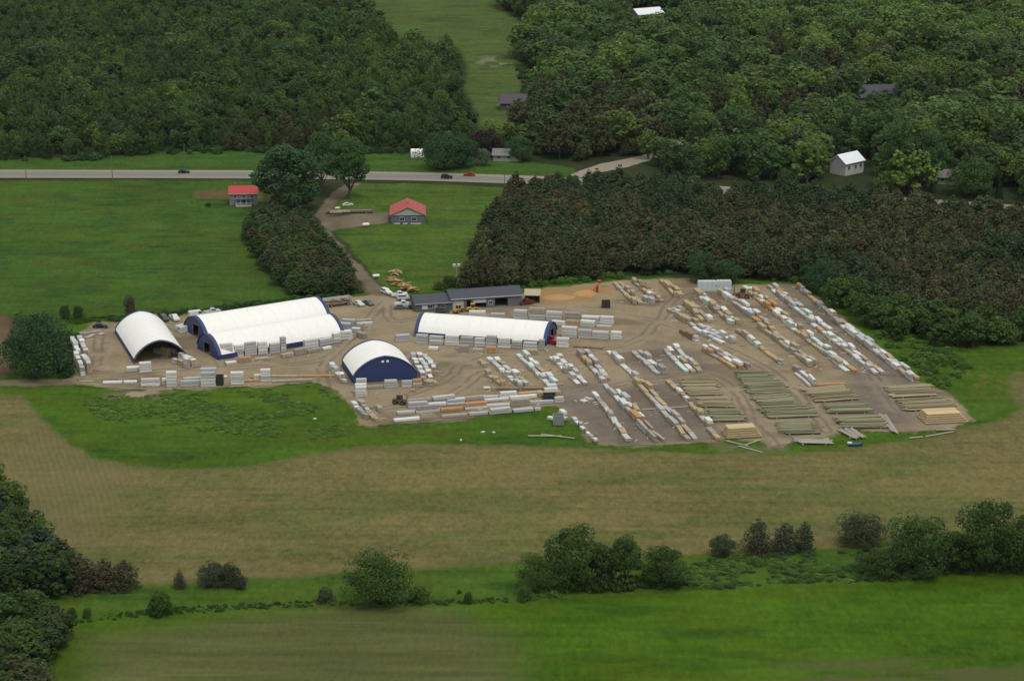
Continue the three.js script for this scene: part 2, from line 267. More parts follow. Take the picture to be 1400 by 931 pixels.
{
  const road = structure(new THREE.Mesh(ribbon(roadPts, -4.6, 4.6, 0.16), new THREE.MeshStandardMaterial({ map: asphaltTex, roughness: 0.9, side: THREE.DoubleSide }))); road.name = 'road';
  const gm = new THREE.MeshStandardMaterial({ map: gravelTex, roughness: 0.95, side: THREE.DoubleSide });
  part('shoulder', ribbon(roadPts, -8.2, -4.4, 0.12), gm, road); part('shoulder', ribbon(roadPts, 4.4, 7.6, 0.12), gm, road);
  const paint = M(0.62, 0.61, 0.55, 0.7), yel = M(0.5, 0.36, 0.08, 0.7);
  part('edge_line', ribbon(roadPts, -4.15, -4.0, 0.2), paint, road); part('edge_line', ribbon(roadPts, 4.0, 4.15, 0.2), paint, road); part('centre_line', ribbon(roadPts, -0.1, 0.1, 0.2), yel, road);
  const P = jag(ZW.side, 0.6), g = new THREE.ShapeGeometry(new THREE.Shape(P.map((p) => new THREE.Vector2(p[0], -p[1])))); g.rotateX(-Math.PI / 2); g.translate(0, 0.1, 0);
  const uv = g.attributes.uv; for (let i = 0; i < uv.count; i++) uv.setXY(i, uv.getX(i) / 12, uv.getY(i) / 6);
  const s = structure(new THREE.Mesh(g, gm)); s.name = 'side_road';
}

// ================================================================ trees and shrubs
// A leaf clump is one bent quad; crowns are built of lobes whose shells carry clumps, so that lobes shade one another.
function leafCloud(lobes, n, size, seed, up = 0.35, tones = [[1, 1, 1]]) {
  const r = rng(seed), pos = [], col = [], ix = [];
  const tot = lobes.reduce((s, l) => s + l.w, 0), q = new THREE.Quaternion(), Zv = new THREE.Vector3(0, 0, 1), nrm = new THREE.Vector3(), a = new THREE.Vector3(), p = new THREE.Vector3();
  for (const l of lobes) {
    const k = Math.max(3, Math.round(n * l.w / tot));
    for (let i = 0; i < k; i++) {
      let x, y, z, d; do { x = r() * 2 - 1; y = r() * 2 - 1; z = r() * 2 - 1; d = Math.hypot(x, y, z); } while (d > 1 || d < 0.05);
      const sh = (0.62 + 0.45 * Math.sqrt(r())) / d; x *= sh; y *= sh; z *= sh;
      p.set(l.x + x * l.rx, l.y + y * l.ry, l.z + z * (l.rz ?? l.rx));
      nrm.set(x + rr(r, -0.8, 0.8), y + up + rr(r, -0.7, 0.7), z + rr(r, -0.8, 0.8)).normalize();
      q.setFromUnitVectors(Zv, nrm); const spin = r() * 6.283, s = size * rr(r, 0.6, 1.35), cs = Math.cos(spin), sn = Math.sin(spin), b = pos.length / 3, bend = s * 0.25;
      for (const [u, v, w] of [[-1, -0.62, 0], [0.9, -0.75, bend], [1, 0.7, 0], [-0.75, 0.85, -bend]]) { a.set((u * cs - v * sn) * s * 0.5, (u * sn + v * cs) * s * 0.5, w * 0.5).applyQuaternion(q).add(p); pos.push(a.x, a.y, a.z); }
      const t = tones[(r() * tones.length) | 0], br = rr(r, 0.8, 1.2); for (let k2 = 0; k2 < 4; k2++) col.push(t[0] * br, t[1] * br, t[2] * br);
      ix.push(b, b + 1, b + 2, b, b + 2, b + 3);
    }
  }
  const g = new THREE.BufferGeometry(); g.setAttribute('position', new THREE.Float32BufferAttribute(pos, 3)); g.setAttribute('color', new THREE.Float32BufferAttribute(col, 3)); g.setIndex(ix); g.computeVertexNormals(); return g;
}
function limb(p0, p1, r0, r1, sides = 6) {
  const d = new THREE.Vector3().subVectors(p1, p0), L = d.length(), g = new THREE.CylinderGeometry(r1, r0, L, sides, 1, true).translate(0, L / 2, 0);
  g.applyQuaternion(new THREE.Quaternion().setFromUnitVectors(new THREE.Vector3(0, 1, 0), d.normalize())); g.translate(p0.x, p0.y, p0.z); return g;
}
const V = (x, y, z) => new THREE.Vector3(x, y, z);
function woodGeo(list) { const g = merge(list); g.deleteAttribute('uv'); return g; }
// unit trees: 1 m tall, to be scaled
function broadleaf(seed, { wide = 0.34, base = 0.22, lobes = 14, n = 900, leaf = 0.055, low = 0.25, droop = 0 }) {
  const r = rng(seed), L = [], cy = (base + 1) / 2, ry = (1 - base) / 2;
  L.push({ x: 0, y: cy, z: 0, rx: wide * 0.55, ry: ry * 0.7, w: 0.4 });
  for (let i = 0; i < lobes; i++) {
    const th = i * 2.4 + r() * 0.9, e = lerp(-low, 1, (i + 0.5) / lobes), q = Math.sqrt(Math.max(0, 1 - e * e)), s = rr(r, 0.2, 0.5);
    const rx = wide * s * 1.12, k = rr(r, 0.5, 1.0);
    L.push({ x: Math.cos(th) * q * wide * k, y: cy + e * ry * 0.8 + rr(r, -0.07, 0.07), z: Math.sin(th) * q * wide * k, rx, ry: rx * rr(r, 0.65, 0.95) * (ry / wide) ** 0.4, w: s });
  }
  const crown = leafCloud(L, n, leaf, seed * 7 + 1, 0.35, [[1, 1, 1], [0.86, 0.94, 0.9], [1.12, 1.06, 0.9], [0.95, 1, 1.05]]);
  const wood = [limb(V(0, -0.01, 0), V(rr(r, -0.02, 0.02), base + 0.2, rr(r, -0.02, 0.02)), 0.024, 0.014, 8)];
  for (let i = 1; i < Math.min(L.length, 8); i++) wood.push(limb(V(0, base * rr(r, 0.7, 1.3), 0), V(L[i].x * 0.8, L[i].y - 0.02, L[i].z * 0.8), 0.011, 0.004, 5));
  return { crown, trunk: woodGeo(wood) };
}
function pine(seed, n = 620, leaf = 0.05, wide = 0.2, base = 0.3) {
  const r = rng(seed), L = [], wood = [limb(V(0, -0.01, 0), V(0, 0.97, 0), 0.016, 0.003, 7)], whorls = 9;
  for (let k = 0; k < whorls; k++) {
    const f = k / (whorls - 1), y = lerp(base, 0.97, f), R = wide * (1 - 0.75 * f ** 2.6) * rr(r, 0.8, 1.15), m = f > 0.9 ? 1 : Math.round(lerp(5, 3, f)), o = r() * 6;
    for (let i = 0; i < m; i++) {
      const th = o + i / m * 6.283 + rr(r, -0.3, 0.3), q = f > 0.9 ? 0 : R * rr(r, 0.5, 0.72), s = f > 0.9 ? 0.05 : R * rr(r, 0.4, 0.6);
      L.push({ x: Math.cos(th) * q, y: y + rr(r, -0.02, 0.02), z: Math.sin(th) * q, rx: s, ry: Math.max(0.03, s * 0.62), w: s });
      if (f < 0.85) wood.push(limb(V(0, y - 0.02, 0), V(Math.cos(th) * q, y, Math.sin(th) * q), 0.005, 0.002, 4));
    }
  }
  return { crown: leafCloud(L, n, leaf, seed * 5 + 2, 0.5, [[1, 1, 1], [1, 1, 1], [1.12, 1.04, 0.92], [0.86, 0.92, 0.9], [1.1, 1.12, 0.9]]), trunk: woodGeo(wood) };
}
function spruce(seed, n = 800, leaf = 0.045, wide = 0.19) {
  const r = rng(seed), L = [];
  for (let k = 0; k < 15; k++) {
    const f = k / 14, y = lerp(0.07, 0.97, f), R = wide * (1 - f) + 0.012, m = Math.max(1, Math.round(6 * (1 - f)));
    for (let i = 0; i < m; i++) { const th = k * 1.9 + i / m * 6.283, q = R * 0.62; L.push({ x: Math.cos(th) * q, y: y - 0.015, z: Math.sin(th) * q, rx: Math.max(0.02, R * 0.42), ry: 0.03, w: R * 0.5 + 0.02 }); }
  }
  return { crown: leafCloud(L, n, leaf, seed * 3 + 5, 0.3, [[1, 1, 1], [0.85, 0.9, 0.95], [1.1, 1.1, 1]]), trunk: woodGeo([limb(V(0, -0.01, 0), V(0, 0.95, 0), 0.017, 0.003, 7)]) };
}
function shrub(seed, n = 700, leaf = 0.11, wide = 0.62, lob = 9) {   // 1 m tall, wider than high
  const r = rng(seed), L = [{ x: 0, y: 0.3, z: 0, rx: wide * 0.7, ry: 0.32, w: 0.5 }];
  for (let i = 0; i < lob; i++) { const th = i * 2.4 + r(), y = 0.12 + 0.72 * (i + 0.5) / lob, q = wide * rr(r, 0.5, 0.85) * Math.sqrt(Math.max(0.02, 1 - y * y * 1.25)); L.push({ x: Math.cos(th) * q, y, z: Math.sin(th) * q, rx: rr(r, 0.13, 0.34), ry: rr(r, 0.11, 0.26), w: 0.25 }); }
  const wood = []; for (let i = 0; i < 5; i++) wood.push(limb(V(0, 0, 0), V(Math.cos(i * 1.3) * wide * 0.5, 0.55, Math.sin(i * 1.3) * wide * 0.5), 0.02, 0.008, 4));
  return { crown: leafCloud(L, n, leaf, seed * 11 + 3, 0.4, [[1, 1, 1], [0.86, 0.95, 0.9], [1.15, 1.08, 0.92]]), trunk: woodGeo(wood) };
}
const BF = [1, 2, 3, 4, 5].map((s) => broadleaf(s, { wide: [0.3, 0.27, 0.36, 0.31, 0.25][s - 1], lobes: 13 + s, n: 950, leaf: 0.058, base: [0.06, 0.04, 0.1, 0.05, 0.03][s - 1], low: 0.8 }));   // woodland, from afar
const BN = [21, 22, 23, 24].map((s, i) => broadleaf(s, { wide: [0.42, 0.36, 0.5, 0.33][i], lobes: [22, 20, 26, 24][i], n: 7500, leaf: 0.027, base: [0.04, 0.16, 0.0, 0.03][i], low: [0.9, 0.5, 0.95, 0.95][i] })); // free-standing
const PF = [31, 32, 33, 34].map((s, i) => pine(s, 1300, 0.05, [0.25, 0.28, 0.23, 0.27][i], [0.3, 0.22, 0.34, 0.26][i]));
const PN = [41, 42].map((s) => pine(s, 2600, 0.032, 0.3, 0.1));
const SP = [51, 52].map((s) => spruce(s));
const SH = [61, 62, 63].map((s, i) => shrub(s, 750, 0.1, [0.62, 0.75, 0.55][i]));
const SHN = [71, 72].map((s) => shrub(s, 2200, 0.062, 0.7, 14));
const leafMats = new Map();
function leafMat(r, g, b) {
  const k = [r, g, b].map((v) => v.toFixed(3)).join();
  if (!leafMats.has(k)) { const m = new THREE.MeshPhysicalMaterial({ roughness: 0.95, transmission: 0.4, thickness: 0, ior: 1.3, specularIntensity: 0.3, vertexColors: true, side: THREE.DoubleSide }); m.color.setRGB(r, g, b); leafMats.set(k, m); }
  return leafMats.get(k);
}
const bark = M(0.085, 0.07, 0.055, 0.95), barkPine = M(0.13, 0.085, 0.06, 0.95);
const TONE = {                                                     // base colours of the foliage
  wood: [[0.074, 0.134, 0.034], [0.063, 0.119, 0.034], [0.085, 0.143, 0.034], [0.057, 0.106, 0.032], [0.077, 0.129, 0.040], [0.065, 0.112, 0.039]],
  woodLight: [[0.104, 0.165, 0.038], [0.116, 0.176, 0.036], [0.093, 0.153, 0.043]],
  brown: [[0.082, 0.093, 0.039], [0.074, 0.095, 0.038], [0.089, 0.092, 0.041], [0.068, 0.095, 0.038]],
  pine: [[0.095, 0.107, 0.047], [0.084, 0.107, 0.045], [0.105, 0.104, 0.049], [0.077, 0.107, 0.045], [0.102, 0.098, 0.050], [0.090, 0.112, 0.047]],
  spruce: [[0.045, 0.075, 0.045], [0.055, 0.085, 0.056]],
  purple: [[0.05, 0.034, 0.038]],
  silver: [[0.15, 0.185, 0.135]],
  field: [[0.068, 0.125, 0.027], [0.081, 0.138, 0.029], [0.057, 0.108, 0.025]],
  lime: [[0.13, 0.2, 0.04]],
};
const pick = (r, a) => a[(r() * a.length) | 0];
function plant(kind, proto, tone, pos, h, w, turn, label, category, group) {
  const o = thing(kind, label, category, pos, turn, group); o.scale.set(w, h, w);
  part('crown', proto.crown, leafMat(...tone), o); part('trunk', proto.trunk, /pine|spruce/.test(kind) ? barkPine : bark, o); return o;
}
// tree whose base stands at (px, py) and whose top is seen at pixel row top; width in pixels
function treeAt(kind, proto, tone, px, py, top, wpx, wUnit, label, category, group, turn = R0() * 6) {
  const p = G(px, py), sc = project(p.x, 0, p.z)[2], h = (py - top) / F * sc / CS, w = wpx / F * sc / (2 * wUnit);
  return plant(kind, proto, tone, p, h, w, turn, label, category, group);
}
const whole = new Map();
function wholeTree(proto) {                                        // crown and trunk in one geometry, for masses
  if (!whole.has(proto)) {
    const c = proto.crown.toNonIndexed(), t = proto.trunk.clone(), n = t.attributes.position.count, k = new Float32Array(n * 3).fill(0.9); t.setAttribute('color', new THREE.BufferAttribute(k, 3));
    const g = mergeGeometries([c, t.index ? t.toNonIndexed() : t]); whole.set(proto, g);
  }
  return whole.get(proto);
}
function mass(name, label, category, items) {                      // items: {proto, tone, pos, h, w, turn}
  const o = new THREE.Group(); o.name = numbered(name); o.userData = { label, category, kind: 'stuff' }; scene.add(o);
  const byProto = new Map(); for (const it of items) { if (!byProto.has(it.proto)) byProto.set(it.proto, []); byProto.get(it.proto).push(it); }
  const m4 = new THREE.Matrix4(), q = new THREE.Quaternion(), Y = V(0, 1, 0), c = new THREE.Color();
  for (const [proto, list] of byProto) {
    const im = new THREE.InstancedMesh(wholeTree(proto), leafMat(1, 1, 1), list.length); im.name = name + '_trees'; im.userData = { kind: 'stuff' };
    list.forEach((it, i) => { m4.compose(it.pos, q.setFromAxisAngle(Y, it.turn), V(it.w, it.h, it.w)); im.setMatrixAt(i, m4); im.setColorAt(i, c.setRGB(...it.tone)); });
    o.add(im);
  }
  return o;
}
// scatter over an outline given in photograph pixels
function scatter(outline, gap, seed, make, holes = []) {
  const P = outline.map(([x, y]) => { const p = G(x, y); return [p.x, p.z]; }), H = holes.map((h) => h.map(([x, y]) => { const p = G(x, y); return [p.x, p.z]; }));
  const xs = P.map((p) => p[0]), zs = P.map((p) => p[1]), r = rng(seed), out = [];
  for (let z = Math.min(...zs); z < Math.max(...zs); z += gap * 0.9) for (let x = Math.min(...xs) + ((z / gap) & 1 ? gap / 2 : 0); x < Math.max(...xs); x += gap) {
    const X = x + rr(r, -0.42, 0.42) * gap, Zz = z + rr(r, -0.42, 0.42) * gap, a = r(), b = r(); if (!inPoly(P, X, Zz) || H.some((h) => inPoly(h, X, Zz))) continue;
    const t = make(X, Zz, r); if (!t) continue;
    const k = [0.74, 0.86, 0.94, 1, 1.06, 1.14, 1.26][(b * 7) | 0]; t.tone = t.tone.map((v) => v * k); out.push({ pos: V(X, 0, Zz), turn: a * 6.283, ...t });
  }
  return out;
}
const inView = (it) => { const a = project(it.pos.x, it.h * 0.8, it.pos.z); return a[0] > -15 && a[0] < 1415 && a[1] > -8 && a[1] < 940; };
// size and shade words that set a tree apart from its neighbours
const q3 = (list, f) => { const a = list.map(f).sort((x, y) => x - y); return [a[(a.length * 0.3) | 0], a[(a.length * 0.7) | 0]]; };
const luma = (i) => i.tone[0] + i.tone[1], qCache = new Map();
function look(it, list) {
  if (!qCache.has(list)) qCache.set(list, [q3(list, (i) => i.h), q3(list, luma), q3(list, (i) => i.w / i.h)]);
  const [h, l, w] = qCache.get(list), t = luma(it), k = it.w / it.h;
  return (it.h > h[1] ? 'tall ' : it.h < h[0] ? 'low ' : '') + (k > w[1] ? 'broad ' : k < w[0] ? 'slender ' : '') + (t > l[1] ? 'light ' : t < l[0] ? 'dark ' : '');
}
// the nearest ones one by one, the rest as a mass
function wood(name, items, nOwn, own, massName, massLabel, massCat) {
  const vis = items.filter(inView).sort((a, b) => b.pos.z - a.pos.z), mine = new Set(vis.slice(0, nOwn));
  for (const it of mine) plant(name, it.proto, it.tone, it.pos, it.h, it.w, it.turn, look(it, vis) + own.label, own.category, own.group);
  const rest = items.filter((i) => !mine.has(i)); if (rest.length) mass(massName, massLabel, massCat, rest);
}
const clearings = [Z.farField, [[1160, 172], [1238, 172], [1238, 130], [1160, 130]], [[1130, 275], [1204, 275], [1204, 218], [1130, 218]], [[856, 56], [920, 56], [920, 18], [856, 18]], [[1278, 290], [1328, 290], [1328, 244], [1278, 244]], [[924, 222], [956, 222], [956, 200], [924, 200]], [[1015, 196], [1060, 196], [1060, 184], [1015, 184]], [[880, 249], [1100, 262], [1400, 281], [1700, 304], [1700, 340], [1100, 275], [870, 262]]];
const tall = (r, a, b) => { const k = rr(r, a, b); return { h: k }; };
// woods north-west of the highway
{
  const it = scatter([[-240, -120], [480, -120], [486, 10], [508, 42], [540, 70], [615, 84], [628, 105], [620, 130], [640, 165], [655, 205], [640, 214], [560, 209], [420, 211], [360, 207], [240, 209], [120, 219], [-240, 216]], 6.4, 5, (x, z, r) => {
    const n = fbm(x * 0.018, z * 0.014, 3), [px, py] = project(x, 0, z), low = py > 168 && px < 520 && px > 200 && fbm(x * 0.03 + 8, z * 0.03) > 0.53;
    const em = r() < 0.06, h = rr(r, 8, 14.5) * (0.66 + 0.66 * n) * (py > 200 ? 0.72 : 1) * (em ? 1.25 : 1), br = low && r() < 0.7;
    if (br) return { proto: pick(r, PF), tone: pick(r, TONE.brown), h: h * 1.02, w: h * rr(r, 0.95, 1.25) };
    const li = fbm(x * 0.03 + 40, z * 0.02 + 11) > 0.58;
    return { proto: pick(r, BF), tone: pick(r, li && r() < 0.6 ? TONE.woodLight : TONE.wood), h, w: h * (em ? rr(r, 1.2, 1.5) : rr(r, 0.62, 1.05)) };
  });
  const pines = it.filter((i) => PF.includes(i.proto)), bl = it.filter((i) => !PF.includes(i.proto));
  wood('broadleaf_tree', bl, 125, { label: 'green broadleaf tree behind the highway verge, opposite the meadow', category: 'tree', group: 'wood edge trees opposite the meadow' }, 'broadleaf_forest', 'dense green broadleaf forest beyond the highway, beside the long far field', 'forest');
  wood('pine_tree', pines, 45, { label: 'brownish pine behind the highway verge, opposite the meadow', category: 'tree', group: 'brown pines in the wood edge' }, 'brown_pine_grove', 'brownish pine grove within the woods beyond the highway', 'forest');
}
// woods north-east of the highway, with houses in the gaps
{
  const it = scatter([[668, -120], [1660, -120], [1660, 290], [1400, 278], [1290, 272], [1140, 259], [1040, 252], [960, 247], [905, 242], [880, 228], [870, 212], [800, 222], [740, 214], [690, 212], [668, 204], [690, 196], [722, 178], [738, 128], [730, 96], [704, 84], [720, 64], [738, 38], [702, 22], [676, 0]], 9.2, 8, (x, z, r) => {
    const [px, py] = project(x, 0, z), n = fbm(x * 0.02 + 5, z * 0.016, 3), b2 = fbm(x * 0.028 + 18, z * 0.024 + 3, 3);
    const h = (r() < 0.3 ? rr(r, 6, 10) : rr(r, 11, 19)) * (0.72 + 0.56 * n);
    const brownBand = (px > 690 && px < 1090 && py > 140 && py < 235 && b2 > 0.42) || (py > 90 && py < 175 && px > 1040 && b2 > 0.58);
    if (brownBand && r() < 0.7) return { proto: pick(r, PF), tone: pick(r, TONE.brown), h: h * 0.95, w: h * rr(r, 1, 1.3) };
    if (r() < 0.12) return { proto: pick(r, SP), tone: pick(r, TONE.spruce), h: h * 1.05, w: h * rr(r, 0.8, 1.1) };
    const top = px > 1050 && py < 95, light = top ? r() < 0.8 : fbm(x * 0.05 + 77, z * 0.04, 3) > 0.54;
    return { proto: pick(r, BF), tone: pick(r, light ? TONE.woodLight : TONE.wood).map((v) => v * (top ? 1.25 : 1.12)), h, w: h * rr(r, 0.95, 1.7) };
  }, clearings.slice(1));
  const pines = it.filter((i) => PF.includes(i.proto)), sp = it.filter((i) => SP.includes(i.proto)), bl = it.filter((i) => BF.includes(i.proto));
  wood('broadleaf_tree', bl, 110, { label: 'green broadleaf tree among the houses beyond the pine plantation', category: 'tree', group: 'trees among the houses' }, 'broadleaf_forest', 'dense broadleaf forest around the houses beyond the pine plantation', 'forest');
  wood('pine_tree', pines, 60, { label: 'brown tinged pine by the side road beyond the highway', category: 'tree', group: 'brown pines by the side road' }, 'brown_pine_grove', 'brown tinged pine grove around the dark roofed house', 'forest');
  for (const s of sp.filter(inView)) plant('spruce_tree', s.proto, s.tone, s.pos, s.h, s.w, s.turn, look(s, sp) + 'pointed spruce among the broadleaf woods around the houses', 'tree', 'spruces in the far woods');
}
// pine plantation behind the yard
{
  const it = scatter([[638, 400], [655, 360], [672, 318], [694, 280], [715, 268], [800, 262], [900, 268], [1000, 276], [1150, 284], [1300, 300], [1420, 322], [1600, 350], [1600, 470], [1420, 462], [1330, 455], [1240, 440], [1180, 424], [1120, 396], [1092, 384], [1000, 382], [945, 374], [850, 378], [745, 389], [716, 392]], 5.2, 12, (x, z, r) => {
    const h = rr(r, 7.2, 11.6) * (0.76 + 0.48 * fbm(x * 0.045, z * 0.045, 3)), g = fbm(x * 0.035 + 20, z * 0.03 + 4, 3), k = rr(r, 0.85, 1.12);
    const t = pick(r, TONE.pine), gr = sstep(0.44, 0.6, g) * 0.9;
    return { proto: pick(r, PF), tone: [lerp(t[0], 0.052, gr) * k, lerp(t[1], 0.09, gr) * k, lerp(t[2], 0.04, gr) * k], h, w: h * rr(r, 1.0, 1.5) };
  });
  wood('pine_tree', it, 150, { label: 'olive brown plantation pine along the edge of the storage yard', category: 'tree', group: 'plantation pines along the yard' }, 'pine_plantation', 'dense olive brown pine plantation between the storage yard and the highway', 'plantation');
  // green edge trees and scrub at the yard's corner
  const ed = scatter([[1098, 384], [1130, 392], [1185, 420], [1250, 440], [1340, 452], [1430, 455], [1560, 455], [1560, 476], [1400, 478], [1290, 476], [1235, 470], [1180, 444], [1130, 408]], 6.2, 13, (x, z, r) => { const h = rr(r, 5.5, 10); return { proto: pick(r, BF), tone: pick(r, TONE.field), h, w: h * rr(r, 1.2, 1.7) }; });
  for (const s of ed.filter(inView)) plant('broadleaf_tree', s.proto, s.tone, s.pos, s.h, s.w, s.turn, look(s, ed) + 'bushy green tree between the pine plantation and the weedy corner', 'tree', 'green trees at the plantation corner');
}
// conifer block beside the driveway
{
  const it = scatter([[338, 322], [352, 306], [385, 300], [412, 306], [436, 326], [462, 362], [488, 396], [474, 404], [430, 404], [385, 402], [362, 372], [344, 346]], 5.0, 15, (x, z, r) => { const h = rr(r, 6.6, 8.6); return { proto: pick(r, PF), tone: pick(r, r() < 0.6 ? TONE.pine : TONE.wood.map((c) => c.map((v) => v * 0.8))), h, w: h * rr(r, 1.4, 1.9) }; });
  for (const s of it) plant('pine_tree', s.proto, s.tone, s.pos, s.h, s.w, s.turn, look(s, it) + 'pine in the dense block between meadow and gravel driveway', 'tree', 'pines in the block beside the driveway');
}
// wood at the bottom corner, left of the hay field
{
  const it = scatter([[-120, 640], [-8, 664], [22, 708], [46, 746], [70, 782], [104, 800], [84, 814], [40, 822], [-20, 826], [-120, 820]], 4.6, 17, (x, z, r) => { const h = rr(r, 7.5, 10.5), p = r() < 0.4; return p ? { proto: pick(r, PF), tone: pick(r, [TONE.brown[3], ...TONE.spruce, TONE.spruce[0]]), h, w: h * rr(r, 1.3, 1.7) } : { proto: pick(r, BF), tone: pick(r, TONE.field).map((v) => v * 0.8), h: h * 0.92, w: h * rr(r, 1, 1.3) }; });
  for (const s of it.filter(inView)) { const p = PF.includes(s.proto); plant(p ? 'pine_tree' : 'broadleaf_tree', s.proto, s.tone, s.pos, s.h, s.w, s.turn, look(s, it) + (p ? 'conifer in the wood at the drilled hay field corner' : 'broadleaf tree in the wood at the drilled hay field corner'), 'tree', 'wood at the hay field corner'); }
  const lo = scatter([[-60, 840], [30, 846], [84, 860], [92, 882], [66, 905], [48, 960], [50, 1010], [-60, 1010]], 4.2, 18, (x, z, r) => { const h = rr(r, 4.5, 8.2); return { proto: pick(r, BF), tone: pick(r, r() < 0.18 ? TONE.brown : TONE.field).map((v) => v * 0.82), h, w: h * rr(r, 1.3, 1.8) }; });
  for (const s of lo.filter(inView)) plant('broadleaf_tree', s.proto, s.tone, s.pos, s.h, s.w, s.turn, look(s, lo) + 'broadleaf tree in the scrub wood at the green field corner', 'tree', 'scrub wood at the green field corner');
}
// free-standing trees
const TF = TONE.field, W1 = 0.42, W2 = 0.36, W3 = 0.5, W4 = 0.33;
treeAt('broadleaf_tree', BN[3], [0.060, 0.120, 0.047], 398, 292, 198, 84, W4, 'largest dark green tree towering over the driveway beside the conifer block', 'tree');
treeAt('broadleaf_tree', BN[1], [0.065, 0.130, 0.044], 440, 262, 186, 48, W2, 'upright green tree at the highway end of the driveway, behind the round topped one', 'tree');
treeAt('broadleaf_tree', BN[1], [0.072, 0.146, 0.044], 478, 272, 194, 56, W2, 'round topped green tree on a bare trunk above the driveway entrance', 'tree', undefined, 1.1);
treeAt('broadleaf_tree', BN[2], [0.052, 0.114, 0.044], 606, 230, 184, 62, W3, 'broad dark green tree beside the white shed across the highway', 'tree');
treeAt('broadleaf_tree', BN[0], [0.052, 0.112, 0.044], 633, 229, 188, 38, W1, 'dark green tree behind the bluish shrub across the highway', 'tree');
treeAt('broadleaf_tree', BN[0], TONE.purple[0], 663, 214, 178, 42, W1, 'dark purple leaved tree across the highway', 'tree');
treeAt('broadleaf_tree', SHN[0], TONE.silver[0], 660, 226, 202, 24, 0.7, 'pale bluish rounded shrub tree across the highway from the driveway', 'tree');
treeAt('broadleaf_tree', BN[0], [0.065, 0.130, 0.044], 712, 220, 188, 34, W1, 'green tree beside the grey roofed house across the highway', 'tree');
treeAt('broadleaf_tree', BN[2], [0.047, 0.104, 0.039], 52, 514, 430, 92, W3, 'dark dense tree at the mouth of the yard track, next to white stacks', 'tree');
treeAt('broadleaf_tree', BN[0], [0.057, 0.120, 0.039], 960, 386, 346, 38, W1, 'light green tree in front of the pines above the pale stacked drums', 'tree');
treeAt('broadleaf_tree', BN[0], [0.057, 0.120, 0.039], 992, 388, 356, 40, W1, 'green tree before the pines where the diagonal rows begin', 'tree');
treeAt('broadleaf_tree', BN[2], [0.049, 0.111, 0.044], 1128, 402, 356, 52, W3, 'dark green tree at the top of the row along the plantation edge', 'tree');
treeAt('broadleaf_tree', BN[2], TONE.lime[0], 1108, 236, 190, 44, W3, 'yellow green tree beside the white roofed building beyond the plantation', 'tree');
treeAt('broadleaf_tree', BN[0], [0.072, 0.143, 0.039], 1330, 268, 218, 56, W1, 'bright green rounded tree beside the far corner of the plantation', 'tree');
treeAt('broadleaf_tree', BN[1], [0.072, 0.143, 0.046], 1228, 262, 170, 44, W2, 'tall green tree behind the plantation, right beside the white roof', 'tree');
treeAt('broadleaf_tree', BN[1], [0.065, 0.130, 0.047], 1266, 262, 182, 50, W2, 'tall round tree behind the plantation near a white van', 'tree');
const HG = 'trees along the hedgerow';
